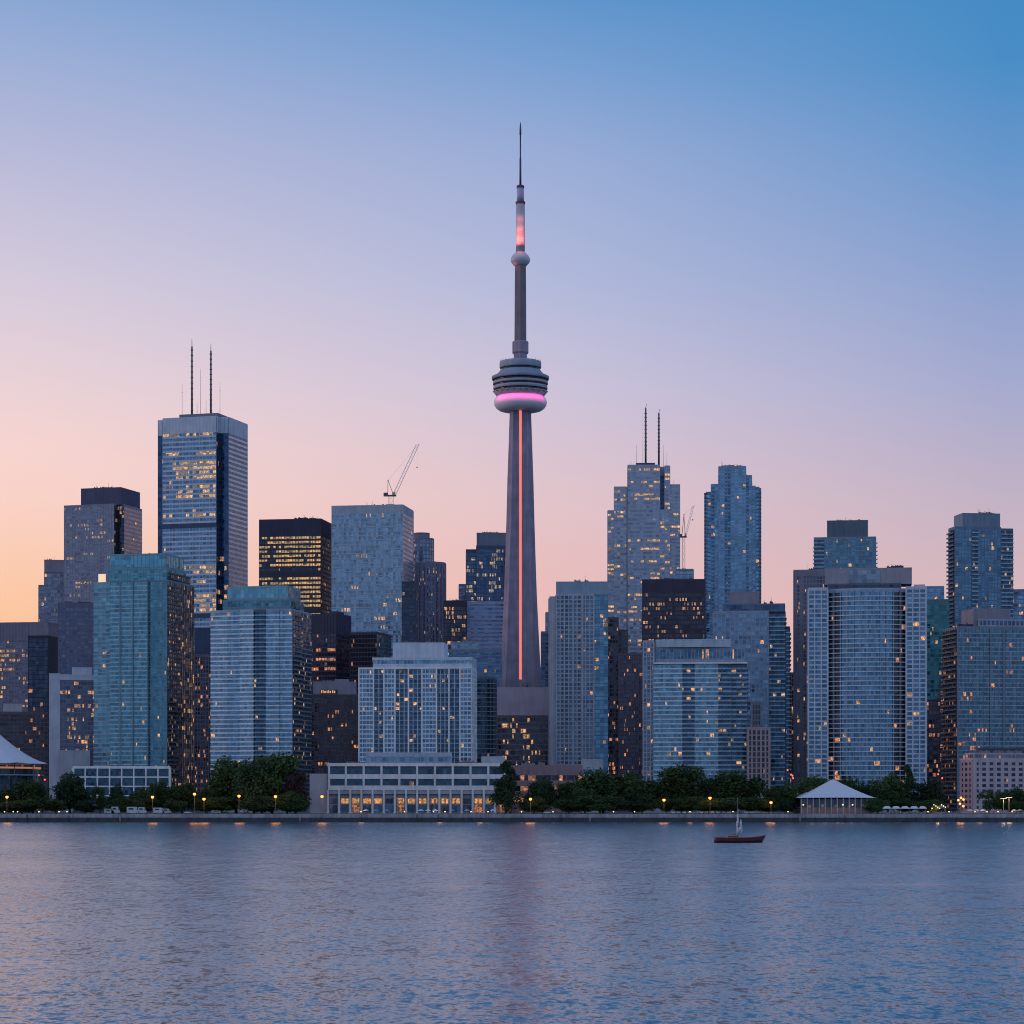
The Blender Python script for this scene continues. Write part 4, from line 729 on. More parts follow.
# ================================================================== trees
def leafmat(name, rgb):
    m, t, b = newmat(name); c = N(t, 'ShaderNodeTexCoord'); n = N(t, 'ShaderNodeTexNoise'); n.inputs['Scale'].default_value = .35; n.inputs['Detail'].default_value = 3; L(t, c.outputs['Object'], n.inputs[0])
    oi = N(t, 'ShaderNodeObjectInfo'); r = N(t, 'ShaderNodeMapRange'); L(t, n.outputs[0], r.inputs[0]); r.inputs[1].default_value = .3; r.inputs[2].default_value = .7; r.inputs[3].default_value = .55; r.inputs[4].default_value = 1.5
    r2 = N(t, 'ShaderNodeMapRange'); L(t, oi.outputs['Random'], r2.inputs[0]); r2.inputs[3].default_value = .75; r2.inputs[4].default_value = 1.3
    mu = N(t, 'ShaderNodeMath', operation='MULTIPLY'); L(t, r.outputs[0], mu.inputs[0]); L(t, r2.outputs[0], mu.inputs[1])
    s_ = N(t, 'ShaderNodeVectorMath', operation='SCALE'); s_.inputs[0].default_value = rgb; L(t, mu.outputs[0], s_.inputs['Scale'])
    L(t, s_.outputs[0], b.inputs['Base Color']); b.inputs['Roughness'].default_value = .7; b.inputs['Specular IOR Level'].default_value = .2; return m
LG = leafmat('leaves_green', (.042, .084, .028)); LD = leafmat('leaves_dark', (.028, .06, .028)); LP = leafmat('leaves_plum', (.05, .035, .04)); BARK = plain('bark', (.05, .04, .03), .9)
def tree_meshes(seed, shape, leaf):
    r = random.Random(seed); m = MB(); k = MB()      # unit tree: height 1, crown radius .5
    cl = []
    if shape == 'round':
        for i in range(38):
            while True:
                p = Vector((r.uniform(-1, 1), r.uniform(-1, 1), r.uniform(-1, 1)))
                if .35 < p.length < 1: break
            cl.append((Vector((p.x * .40, p.y * .40, .50 + p.z * (.38 if p.z > 0 else .36))), r.uniform(.10, .17)))
        for i in range(6): cl.append((Vector((r.uniform(-.15, .15), r.uniform(-.15, .15), r.uniform(.4, .7))), .18))
    elif shape == 'cone':
        for i in range(26):
            h = r.uniform(.14, .95); rad = .40 * (1 - h) ** .75 * r.uniform(.4, 1); a = r.uniform(0, 6.28); cl.append((Vector((rad * math.cos(a), rad * math.sin(a), h)), .07 + .09 * (1 - h)))
    else:
        for i in range(22):
            a = r.uniform(0, 6.28); q = r.uniform(.05, .4); cl.append((Vector((q * math.cos(a), q * math.sin(a), r.uniform(.2, .9))), r.uniform(.09, .15)))
    k.tube((0, 0, -.02), (0, 0, .35), .022, .018, 7); k.tube((0, 0, .33), (r.uniform(-.03, .03), 0, .75), .02, .008, 6)
    for c, rad in cl[::2]: k.tube((0, 0, min(.4, c.z * .7)), tuple(c), .011, .004, 5)
    for c, rad in cl:
        for i in range(180):
            d = Vector((r.gauss(0, 1), r.gauss(0, 1), r.gauss(0, 1))).normalized(); q = c + d * rad * (r.random() ** .4) * r.uniform(.85, 1.2); 
            u = Vector((r.gauss(0, 1), r.gauss(0, 1), r.gauss(0, 1))).normalized(); v = u.orthogonal().normalized(); w_ = u.cross(v); s_ = r.uniform(.014, .032)
            m.face([q - v * s_, q - w_ * s_ * .7, q + v * s_, q + w_ * s_ * .7])
    return k.mesh('trunk', [BARK]), m.mesh('crown', [leaf])
PROTO = {('round', i): tree_meshes(i + 10, 'round', LG if i != 2 else LD) for i in range(4)}
PROTO[('cone', 0)] = tree_meshes(31, 'cone', LD); PROTO[('loose', 0)] = tree_meshes(32, 'loose', LG); PROTO[('plum', 0)] = tree_meshes(33, 'round', LP)
def tree(px, wpx, ytop, Y, kind, i, label, group='trees along the waterfront promenade', rz=0.0):
    kk = Y / F; H = zat(ytop, Y) - GZ; Wd = wpx * kk
    t = empty('tree', (xat(px, Y), Y, GZ), rz, label, 'tree', group)
    km, lm = PROTO[(kind, i)]
    for nme, me in (('trunk', km), ('crown', lm)):
        o = bpy.data.objects.new(nme, me); col.objects.link(o); o.parent = t; o.scale = (Wd, Wd, H)
TR = [(3, 34, 784, 1500, 'round', 0, 'green tree cut by the left edge of the shore'), (33, 48, 778, 1495, 'round', 1, 'wide low tree second from the left edge of the shore'),
 (70, 46, 771, 1505, 'round', 2, 'rounded tree left of the white concrete podium'), (100, 24, 785, 1490, 'loose', 0, 'loose small tree in front of the left podium bays'),
 (117, 22, 783, 1500, 'round', 2, 'dark small tree in front of the podium by the white vans'), (142, 30, 786, 1490, 'round', 3, 'low tree behind the white vans and amber lamp'),
 (158, 26, 779, 1505, 'round', 1, 'tree at the right end of the white podium'), (182, 40, 778, 1500, 'round', 0, 'dark tree left of the great tree with two lamps before it'),
 (207, 26, 786, 1488, 'round', 3, 'low tree at the left foot of the great tree'), (236, 72, 750, 1510, 'round', 0, 'great tall tree in front of the blue condo tower, left half'),
 (272, 72, 749, 1500, 'round', 1, 'great tall tree in front of the blue condo tower, right half'), (254, 60, 758, 1490, 'round', 2, 'dark tree standing in front of the two great trees'),
 (296, 36, 768, 1490, 'plum', 0, 'plum leaved tree between the great trees and the terminal wing'), (287, 44, 790, 1480, 'round', 3, 'low shrub like tree before the plum leaved tree'),
 (506, 50, 763, 1478, 'cone', 0, 'dark conical tree covering the right end of the terminal'), (543, 42, 777, 1500, 'round', 2, 'dark tree just right of the conical tree'), (569, 34, 780, 1495, 'round', 1, 'small tree left of the amber lit grove'),
 (603, 68, 763, 1510, 'round', 0, 'broad tree in the middle grove before the grey grid condo'), (634, 68, 771, 1495, 'round', 3, 'broad low tree at the right side of the middle grove'), (585, 36, 786, 1485, 'round', 1, 'low tree lit amber at the left of the middle grove'),
 (681, 62, 762, 1500, 'round', 1, 'rounded tree between the two lamps before the crescent topped condo'), (735, 72, 765, 1500, 'round', 0, 'wide tree behind the red boat'), (708, 46, 778, 1490, 'round', 2, 'dark tree filling the gap behind the lamp left of the red boat'),
 (768, 36, 786, 1488, 'loose', 0, 'loose tree lit orange by the lamp right of the red boat'), (784, 34, 782, 1505, 'round', 3, 'small tree left of the peaked pavilion'), (810, 46, 774, 1515, 'round', 1, 'tree behind the left slope of the peaked pavilion'), (842, 50, 773, 1520, 'round', 0, 'tree behind the apex of the peaked pavilion'), (868, 40, 782, 1512, 'round', 2, 'tree behind the right slope of the peaked pavilion'),
 (888, 40, 771, 1500, 'round', 3, 'tree just right of the pavilion behind the white canopies'), (907, 34, 766, 1505, 'cone', 0, 'dark upright tree in front of the curved condo corner'), (930, 40, 778, 1500, 'round', 2, 'dark tree left of the bright kiosk lights'),
 (989, 26, 789, 1490, 'loose', 0, 'small loose tree before the pink low block'), (1003, 24, 790, 1485, 'round', 1, 'small tree behind the twin head lamp posts'), (1020, 34, 786, 1490, 'round', 3, 'green tree cut by the right edge of the shore')]
for i, q in enumerate(TR): tree(*q, rz=i * 1.7)
def bush(px, wpx, ytop, label, i, Y=1474):
    kk = Y / F; t = empty('bush', (xat(px, Y), Y, GZ), i * 2.1, label, 'bush', 'bushes at the back of the promenade')
    km, lm = PROTO[('round', i % 4)]
    for nme, me in (('stem', km), ('foliage', lm)): o = bpy.data.objects.new(nme, me); col.objects.link(o); o.parent = t; o.scale = (wpx * kk * 1.25, wpx * kk * .7, (zat(ytop, Y) - GZ) * 1.12)
BUSH = ((22, 40, 799, 'dark bush behind the leftmost globe lights'), (56, 38, 800, 'dark bush between the second and third trees from the left'), (85, 30, 801, 'dark bush left of the white vans'), (128, 36, 799, 'dark bush behind the largest white van'), (174, 34, 799, 'dark bush right of the white vans'), (222, 44, 797, 'dark bush at the left foot of the great tree'), (262, 48, 797, 'dark bush between the two lamps under the great tree'),
    (534, 40, 798, 'dark bush right of the conical tree'), (566, 40, 799, 'dark bush below the small tree left of the amber grove'), (600, 48, 796, 'dark bush under the left half of the middle grove'), (642, 44, 796, 'dark bush under the right half of the middle grove'), (682, 44, 797, 'dark bush behind the left end of the car row'), (722, 46, 797, 'dark bush behind the middle of the car row'), (752, 40, 798, 'dark bush behind the right end of the car row'), (786, 30, 800, 'dark bush left of the pavilion'), (878, 26, 799, 'dark bush right of the pavilion'), (1016, 30, 800, 'dark bush at the right edge of the shore'), (146, 34, 798, 'dark bush below the podium right of the largest van'), (295, 34, 798, 'dark bush at the right foot of the great tree'), (582, 34, 798, 'dark bush below the amber lit tree'), (664, 34, 798, 'dark bush behind the lamp left of the car row'), (702, 34, 797, 'dark bush beside the lamp behind the boat stern'), (768, 30, 799, 'dark bush behind the lamp right of the boat'), (905, 34, 799, 'dark bush behind the middle canopy'), (928, 30, 799, 'dark bush behind the kiosk'), (205, 34, 799, 'dark bush behind the two close lamps'), (4, 30, 800, 'dark bush at the left edge of the shore'))
for i, (px, wp, yt, l) in enumerate(BUSH): bush(px, wp, yt, l, i, 1474 + 5 * (i % 3))

# ================================================================== tents, pavilion, canopies
def roofmat(): return plain('tent_fabric', (.62, .64, .72), .6)
Y = 1600; t = empty('tent_hall', (xat(-24, Y + 45), Y + 45, GZ), 0, 'sweeping white tent roof over a dark glass hall at the left edge', 'tent')
hw = xat(47, Y + 45) - xat(-24, Y + 45); zt, ze = zat(711, Y + 45) - GZ, zat(764, Y + 45) - GZ; m = MB(); n = 32; rows = 10; rg = []
for k in range(rows + 1):
    f = k / rows; rad = hw * f; z = ze + (zt - ze) * ((1 - f) ** 1.45); rg.append([(rad * math.cos(2 * math.pi * i / n), rad * math.sin(2 * math.pi * i / n) * .9, z + (.6 * (i % 4 == 0) * f)) for i in range(n)])
for k in range(rows):
    for i in range(n): j = (i + 1) % n; m.face([rg[k + 1][i], rg[k + 1][j], rg[k][j], rg[k][i]], 0, True)
m.build('tent_roof', roofmat(), t)
m = MB(); m.lathe([(hw * .86, 0), (hw * .86, ze - 2)], 32, 0, (0, 0), 0, False); m.build('glass_wall', glass((.08, .14, .18), metal=.5), t)
m = MB(); m.lathe([(hw * .9, ze - 3.4), (hw * .9, ze - 2.2)], 32, 0, (0, 0), 0, False); m.build('lit_eave', plain('eave_glow', (.2, .1, .06), em=(1, .4, .2), es=.35), t)
m = MB(); m.lathe([(hw * .95, ze - 8), (hw * .95, ze - 7.2)], 32, 0, (0, 0), 0, False); m.build('canopy_rim', wall((.2, .32, .38)), t)
for i in range(0, 32, 2): m = MB(); a = 2 * math.pi * i / 32; x, y = hw * .94 * math.cos(a), hw * .85 * math.sin(a); m.tube((x, y, 0), (x, y, ze), .35, .3, 8); m.build('post', STEEL, t)

Y = 1478; t = empty('pavilion', (xat(833, Y + 18), Y + 18, GZ), 0, 'white peaked roof pavilion with glazed sides and low brick wall', 'pavilion')
hw = (xat(873.5, Y) - xat(794.5, Y)) / 2; ze = zat(798, Y) - GZ; zt = zat(779, Y + 18) - GZ; m = MB(); rows = 12; seg = 8; rg = []
for k in range(rows + 1):
    f = max(.02, k / rows); e = hw * f; z = ze + (zt - ze) * (1 - f) ** 1.22; ring = []
    for s_ in range(4):
        for i in range(seg):
            q = i / seg * 2 - 1; p = {0: (q, -1), 1: (1, q), 2: (-q, 1), 3: (-1, -q)}[s_]; sag = .06 * (1 - q * q) * f
            ring.append((p[0] * e * (1 - (sag if s_ in (1, 3) else 0)), p[1] * e * .9 * (1 - (sag if s_ in (0, 2) else 0)), z + sag * 4))
    rg.append(ring)
for k in range(rows):
    for i in range(4 * seg): j = (i + 1) % (4 * seg); m.face([rg[k + 1][i], rg[k + 1][j], rg[k][j], rg[k][i]], 0, True)
m.face(list(rg[0])); m.build('tent_roof', roofmat(), t)
e = hw * .91; brick = wall((.22, .16, .15), .8, .45)
m = MB(); m.box(-e, e, -e * .88, e * .88, 0, 3.4); m.box(-e - .15, e + .15, -e * .88 - .15, e * .88 + .15, 3.2, 3.7); m.build('brick_wall', brick, t)
m = MB(); m.box(-e + .4, e - .4, -e * .85, e * .85, 3.7, ze - .6); m.build('glass_wall', glass((.1, .13, .17), metal=.45, cell=(1.6, 1.6, 9)), t)
for i in range(13):
    x = -e + 2 * e * i / 12; m = MB(); m.box(x - .28, x + .28, -e * .88 - .3, -e * .88 + .3, 0, ze); m.build('post', wall((.35, .38, .42)), t)
m = MB(); m.box(e * 1.0, e * 1.0 + .6, -e * .9, -e * .9 + .6, 0, ze); m.build('post', wall((.4, .42, .48)), t)
for x in (-e * .95, e * .15, e * .42): m = MB(); m.sphere((x, -e * .95, 5.4), .45, 8); m.build('globe_light', plain('globe_glow', (.3, .2, .1), em=(1, .6, .22), es=1.6), t)
for a in (-16, -8, 0, 8, 16): lamp('pavilion_light', (a, -hw * .98, 4.6), (1, .5, .26), 80, 1.0, t)

def canopy(px, wpx, label, lit_=False):
    Y = 1468; w_ = wpx * Y / F / 2; t = empty('canopy', (xat(px, Y), Y, GZ), 0, label, 'canopy', 'white canopies right of the pavilion')
    m = MB(); m.prism([(-w_, -2.2), (w_, -2.2), (w_, 2.2), (-w_, 2.2)], 3.4, 4.6, 0, True, [(-w_ * .5, -.4), (w_ * .5, -.4), (w_ * .5, .4), (-w_ * .5, .4)]); m.box(-w_, w_, -2.25, 2.25, 3.0, 3.4); m.build('awning', roofmat(), t)
    for x in (-w_ + .2, w_ - .2):
        for y in (-2, 2): m = MB(); m.tube((x, y, 0), (x, y, 3.1), .09, .09, 6); m.build('post', STEEL, t)
    m = MB(); m.box(-w_ * .7, w_ * .7, -.5, .5, 0, 1.1); m.build('counter', plain('counter_red', (.25, .1, .08)) if lit_ else plain('counter_grey', (.2, .2, .24)), t)
for i, (px, wp, l) in enumerate(((887, 8, 'leftmost white canopy next to the pavilion'), (896, 8, 'white canopy second from the pavilion with a red counter'), (905, 8, 'white canopy in the middle of the row right of the pavilion'), (914, 8, 'white canopy fourth from the pavilion'), (922.5, 7, 'rightmost white canopy beside the yellow kiosk lights'))): canopy(px, wp, l, i == 1)
def parasol(px, l, rgb, Y, h=2.7):
    t = empty('parasol', (xat(px, Y), Y, GZ), px, l, 'parasol', 'parasols along the promenade')
    m = MB(); m.lathe([(1.75, h - .75), (1.7, h - .62), (.9, h - .2), (.06, h)], 8, 0, (0, 0), 0, False); m.build('shade', plain('parasol_cloth', rgb, .7), t)
    m = MB(); m.tube((0, 0, 0), (0, 0, h), .05, .05, 6); m.lathe([(.35, 0), (.35, .1)], 10); m.build('pole', STEEL, t)
    m = MB(); m.lathe([(.06, .1), (.06, .7), (.75, .7), (.75, .76)], 12); m.build('table', plain('table_pale', (.4, .4, .42)), t)
PW, PB, PR, PT = (.72, .73, .76), (.2, .3, .5), (.45, .12, .1), (.5, .42, .34)
for i, (px, c, l) in enumerate(((366, PW, 'white parasol before the third lit bay from the left of the terminal'), (376, PB, 'blue parasol before the left half of the terminal, left one of two'), (386, PB, 'blue parasol before the left half of the terminal, right one of two'), (421, PW, 'white parasol before the middle of the terminal, left one of three'), (428, PW, 'white parasol before the middle of the terminal, middle one of three'), (435, PW, 'white parasol before the middle of the terminal, right one of three'), (452, PB, 'blue parasol right of the bright lamp before the terminal'), (467, PT, 'tan parasol before the right half of the terminal'), (475, PR, 'red parasol before the right half of the terminal, left one of two'), (483, PR, 'red parasol before the right half of the terminal, right one of two'), (493, PW, 'white parasol left of the conical tree'), (970, PW, 'white parasol left of the flat headed posts, first from the left'), (976, PT, 'tan parasol left of the flat headed posts, between two white ones'), (983, PW, 'white parasol left of the flat headed posts, last before the small loose tree'), (993, PR, 'red parasol just left of the flat headed posts'), (1014, PW, 'white parasol right of the flat headed posts'), (1020, PT, 'tan parasol nearest the right edge of the shore'))): parasol(px, l, c, 1459 + (i * 5) % 4)
# kiosk with bulbs
Y = 1472; t = empty('kiosk', (xat(938, Y), Y, GZ), 0, 'small open kiosk hung with warm bulbs left of the orange cluster lamp', 'kiosk')
m = MB(); m.box(-4.5, 4.5, -2, 2, 3.6, 4.1); m.prism([(-4.7, -2.2), (4.7, -2.2), (4.7, 2.2), (-4.7, 2.2)], 4.1, 5.2, 0, False, [(-3, -.5), (3, -.5), (3, .5), (-3, .5)]); m.build('roof', wall((.2, .2, .24)), t)
for x in (-4.2, 4.2):
    for y in (-1.8, 1.8): m = MB(); m.tube((x, y, 0), (x, y, 3.6), .12, .12, 6); m.build('post', STEEL, t)
m = MB(); m.box(-4, 4, -1.4, -.8, 0, 1.2); m.build('counter', wall((.22, .15, .12)), t)
for i in range(8): m = MB(); m.sphere((-4 + i * 1.15, -2.4, 3.3 + .7 * ((i * 7) % 4)), .32, 7); m.build('bulb', plain('bulb_glow', (.3, .2, .1), em=(1, .62, .3), es=2.4), t)
lamp('kiosk_light', (xat(938, Y), Y + 1, GZ + 2.6), (1, .6, .3), 900, 1)

# ================================================================== lamps
SOD = plain('sodium_glow', (.3, .15, .05), em=(1, .30, .06), es=3); SODW = plain('warm_glow', (.3, .2, .1), em=(1, .56, .22), es=2.6); COOL = plain('white_glow', (.3, .3, .3), em=(1, .86, .62), es=2.2)
def street_lamp(px, y, label, Y=1462, mat=SOD, watt=1300, colr=(1, .36, .08)):
    t = empty('street_lamp', (xat(px, Y), Y, GZ), 0, label, 'street lamp', 'amber street lamps along the promenade'); h = zat(y, Y) - GZ
    m = MB(); m.tube((0, 0, 0), (0, 0, h - .6), .16, .11, 8); m.tube((0, 0, 0), (0, 0, 1), .28, .24, 8); m.build('post', plain('post_paint', (.25, .18, .14)), t)
    m = MB(); m.sphere((0, 0, h), .9, 10); m.build('globe', mat, t)
    m = MB(); m.lathe([(.3, h + .55), (.75, h + .6), (.2, h + 1.0)], 12); m.build('lamp_cap', DARKMET, t)
    lamp('lamp_light', (0, 1.2, h), colr, watt, 2.8, t)
for px, y, l in ((7, 797, 'amber lamp nearest the left edge of the shore'), (152.5, 797, 'amber lamp above the white vans'), (194.5, 794, 'taller amber lamp of the close pair left of the great tree'), (204, 799, 'shorter amber lamp of the close pair left of the great tree'), (239, 796, 'amber lamp in front of the left great tree'), (275.5, 796.5, 'amber lamp in front of the right great tree'), (322, 796.5, 'amber lamp before the blank wing of the terminal'), (530.5, 799, 'amber lamp right of the dark conical tree'), (664, 800, 'amber lamp left of the row of parked cars'), (710, 798, 'amber lamp behind the stern of the red boat'), (771, 802.5, 'amber lamp lighting the loose tree right of the red boat')): street_lamp(px, y, l)
Y = 1466; t = empty('street_lamp', (xat(961, Y), Y, GZ), 0, 'orange cluster lamp of five globes left of the pink low block', 'street lamp', 'amber street lamps along the promenade')
m = MB(); m.tube((0, 0, 0), (0, 0, 9), .2, .12, 8)
gl = [(0, 0, 9.6), (-1.6, 0, 8.2), (1.5, 0, 8.6), (-.6, 0, 6.0), (1.4, 0, 4.6)]
for g_ in gl[1:]: m.tube((0, 0, g_[2] - .9), (g_[0], 0, g_[2] - .5), .07, .07, 5)
m.build('post', STEEL, t)
for g_ in gl: m = MB(); m.sphere(g_, .7, 9); m.build('globe', SOD, t)
lamp('lamp_light', (xat(961, Y), Y + 2, GZ + 7), (1, .42, .1), 1200, 2)
for px, y, l in ((1003.5, 798.5, 'left one of two tall posts with flat lamp heads at far right'), (1009, 797.5, 'right one of two tall posts with flat lamp heads at far right')):
    Y = 1462; t = empty('light_post', (xat(px, Y), Y, GZ), 0, l, 'street lamp', 'flat headed light posts'); h = zat(y, Y) - GZ
    m = MB(); m.tube((0, 0, 0), (0, 0, h), .18, .13, 8); m.build('post', plain('pale_post', (.5, .42, .34)), t); m = MB(); m.box(-1.9, 1.9, -.6, .6, h, h + .22); m.build('lamp_head', plain('head_paint', (.5, .45, .4)), t); m = MB(); m.box(-1.7, 1.7, -.5, .5, h - .18, h - .02); m.build('light_panel', COOL, t)
    lamp('post_light', (xat(px, Y), Y, GZ + h - .8), (1, .72, .45), 500, 1)
def bollard(px, l, mat, Y=1456.5, h=1.0):
    t = empty('bollard_lamp', (xat(px, Y), Y, GZ), 0, l, 'bollard lamp', 'small globe lights on the quay edge')
    m = MB(); m.tube((0, 0, 0), (0, 0, h), .12, .1, 7); m.build('post', DARKMET, t); m = MB(); m.sphere((0, 0, h + .3), .36, 8); m.build('globe', mat, t)
W2 = plain('pale_globe', (.4, .4, .4), em=(1, .8, .55), es=1.5)
for px, l, mt in ((4.5, 'amber globe light at the left end of the quay', SODW), (13.2, 'small pale globe light second from the left end of the quay', W2), (17.6, 'pale globe light third from the left end of the quay', W2), (39, 'warm globe light below the second tree from the left', SODW), (59, 'reddish warm globe light left of the white vans', SODW), (67, 'tiny pale globe light nearest the white vans on their left', W2), (404.5, 'pale globe light before the terminal shopfronts', W2), (613.5, 'pale globe light at the foot of the middle grove, left one', W2), (634.5, 'pale globe light at the foot of the middle grove, right one', W2), (788, 'bright pale globe light left of the pavilion', SODW), (445, 'bright white globe light before the middle of the terminal', COOL), (433.5, 'white globe light under the white parasols', W2), (471, 'amber globe light beside the red parasols', SODW), (488, 'amber globe light right of the red parasols', SODW), (361, 'warm globe light before the left half of the terminal', SODW), (521.5, 'pale yellow globe light right of the conical tree', SODW), (975, 'warm globe light between the parasols at far right', SODW), (987, 'warm globe light at the small loose tree at far right', SODW), (998, 'warm globe light left of the flat headed posts', SODW), (1012, 'warm globe light right of the flat headed posts', SODW), (928, 'warm globe light left of the kiosk', SODW), (949, 'warm globe light right of the kiosk', SODW), (553, 'small pale globe light left of the middle grove', W2), (690, 'small pale globe light in front of the car row', W2), (733, 'small pale globe light behind the boat', W2)): bollard(px, l, mt)
for px in (361, 440, 480, 980, 1010, 690): lamp('promenade_fill', (xat(px, 1457.5), 1457.5, GZ + 3.2), (1, .62, .34), 260, 1.6)  # lamps without fixtures, added to brighten the people along the quay
RED = plain('red_glow', (.2, .02, .02), em=(1, .1, .1), es=2.2)
def signal(px, y, Y, l):
    t = empty('traffic_light', (xat(px, Y), Y, GZ), 0, l, 'traffic light', 'red signals in the street gaps'); h = zat(y, Y) - GZ
    m = MB(); m.tube((0, 0, 0), (0, 0, h + 1.2), .15, .12, 7); m.build('post', STEEL, t); m = MB(); m.box(-.55, .55, -.5, .1, h - 1.6, h + 1.2); m.build('signal_head', DARKMET, t); m = MB(); m.sphere((0, -.6, h + .5), .55, 8); m.build('red_lamp', RED, t)
for px, y, Y, l in ((787.5, 771, 1560, 'highest red signal in the street gap left of the pavilion'), (791, 775.5, 1540, 'middle red signal in the street gap left of the pavilion'), (793, 779, 1530, 'lowest red signal in the street gap left of the pavilion'), (938, 775, 1560, 'left red signal in the street gap right of the curved condo'), (942, 779, 1545, 'right red signal in the street gap right of the curved condo'), (39, 776, 1560, 'higher red signal by the white tent roof'), (45, 780.5, 1540, 'lower red signal by the white tent roof')): signal(px, y, Y, l)

# ================================================================== vehicles on the quay
tyre = plain('tyre', (.02, .02, .02), .8); autoglass = plain('auto_glass', (.03, .04, .05), .1, .3)
def wheels(t, xs, w_, r):
    for x in xs:
        for y in (-w_, w_):
            m = MB(); m.tube((x, y - .12, r), (x, y + .12, r), r, r, 12); m.build('wheel', tyre, t)
def van(px, l, rgb, ln, h):
    Y = 1463; t = empty('van', (xat(px, Y), Y, GZ), 0, l, 'van', 'white vans parked on the quay'); pm = plain('van_paint', rgb, .35)
    a = ln / 2; m = MB(); sect = [(-a, .5), (a - .1, .5), (a, 1.1), (a - .25, 1.5), (a - 1.2, h * .86), (a - 1.6, h), (-a + .1, h), (-a, h - .2)]
    for y in (-1.05, 1.05): m.face([(x, y, z) for x, z in (sect if y < 0 else sect[::-1])])
    for (x0, z0), (x1, z1) in zip(sect, sect[1:] + sect[:1]): m.face([(x0, 1.05, z0), (x1, 1.05, z1), (x1, -1.05, z1), (x0, -1.05, z0)])
    m.build('body', pm, t); m = MB(); m.face([(a - 1.25, -1.07, h * .55), (a - .45, -1.07, h * .55), (a - 1.25, -1.07, h * .84)]); m.box(-a * .7, a * .1, -1.075, -1.06, h * .6, h * .83); m.build('side_window', autoglass, t)
    m = MB(); m.box(a - .1, a + .08, -1, 1, .45, .8); m.build('bumper', DARKMET, t); wheels(t, (-a * .62, a * .62), .98, .38)
for i, (px, ln, h, rgb, l) in enumerate(((109.5, 6.0, 3.0, (.36, .4, .46), 'pale van at the left end of the van row'), (116, 5.2, 4.3, (.4, .44, .5), 'taller pale van second from the left in the van row'), (133, 7.2, 4.2, (.5, .53, .58), 'largest white van in the middle of the van row'), (142.5, 5, 4.0, (.4, .48, .58), 'blue grey van right of the largest van'), (159, 6.5, 3.7, (.45, .52, .62), 'blue grey van right of the amber lamp post'), (167, 5, 3.1, (.36, .38, .44), 'pale van at the right end of the van row'))): van(px, l, rgb, ln, h)
def make_car():
    t = empty('parked_car', (0, 0, 0)); m = MB(); h = [(-2.2, .45), (2.2, .45), (2.25, .8), (1.3, .95), (.7, 1.45), (-1.1, 1.48), (-1.8, 1.0), (-2.25, .9)]
    for y in (-.88, .88): m.face([(x, y, z) for x, z in (h if y < 0 else h[::-1])])
    for (x0, z0), (x1, z1) in zip(h, h[1:] + h[:1]): m.face([(x0, .88, z0), (x1, .88, z1), (x1, -.88, z1), (x0, -.88, z0)])
    m.build('body', plain('car_silver', (.55, .57, .6), .3, .3), t); m = MB()
    for y in (-.895, .895): m.face([(1.15, y, .97), (.62, y, 1.38), (-1.05, y, 1.4), (-1.6, y, 1.02)])
    m.face([(1.32, -.75, .98), (1.32, .75, .98), (.76, .7, 1.42), (.76, -.7, 1.42)]); m.face([(-1.84, -.75, 1.03), (-1.84, .75, 1.03), (-1.16, .7, 1.46), (-1.16, -.7, 1.46)]); m.build('window', autoglass, t)
    wheels(t, (-1.35, 1.35), .82, .33)
    for y in (-.6, .6): m = MB(); m.box(2.2, 2.28, y - .18, y + .18, .62, .78); m.build('headlight', plain('headlight', (.7, .7, .7), .2), t)
    return t
car0 = make_car(); cr = random.Random(7); first = True
CG = [plain('car_paint', c, .3, .2) for c in ((.6, .62, .66), (.05, .05, .06), (.3, .32, .36), (.7, .7, .72), (.2, .05, .05), (.08, .12, .22))]
cname = ('pale silver', 'black', 'grey', 'white', 'dark red', 'navy')
pl = [(673 + 5.6 * i, 90) for i in range(15)]
plain_lab = {}
for i, (px, rz) in enumerate(pl):
    c = car0 if i == 0 else copy_tree(car0); Y = 1461 + cr.uniform(-.3, .3); c.location = (xat(px, Y), Y, GZ); c.rotation_euler.z = R(-90 if cr.random() < .6 else 90) + cr.uniform(-.04, .04)
    k = cr.choice((0, 3, 3, 0, 1, 2, 5, 4)); tag(c, f"{cname[k]} car parked end on behind the red boat, " + ('leftmost of the row' if i == 0 else 'rightmost of the row' if i == len(pl) - 1 else f"{['', 'second', 'third', 'fourth', 'fifth', 'sixth', 'seventh', 'eighth', 'ninth', 'tenth', 'eleventh', 'twelfth', 'thirteenth', 'fourteenth'][i]} from the left"), 'car', 'cars parked along the quay')
    bo = [q for q in c.children if q.name.startswith('body')][0]; bo.data = bo.data.copy(); bo.data.materials[0] = CG[k]
for px, k, l in ((216, 2, 'grey car parked side on below the great tree, left one'), (226, 1, 'black car parked side on below the great tree, middle one'), (247, 4, 'dark red car parked side on below the great tree, right one'), (188, 0, 'pale silver car parked side on near the two close amber lamps'), (547, 3, 'white car parked side on right of the conical tree'), (564, 5, 'navy car parked side on below the small tree left of the amber grove')):
    c = copy_tree(car0); c.location = (xat(px, 1463), 1463, GZ); c.rotation_euler.z = 0; tag(c, l, 'car', 'cars parked along the quay'); bo = [q for q in c.children if q.name.startswith('body')][0]; bo.data = bo.data.copy(); bo.data.materials[0] = CG[k]

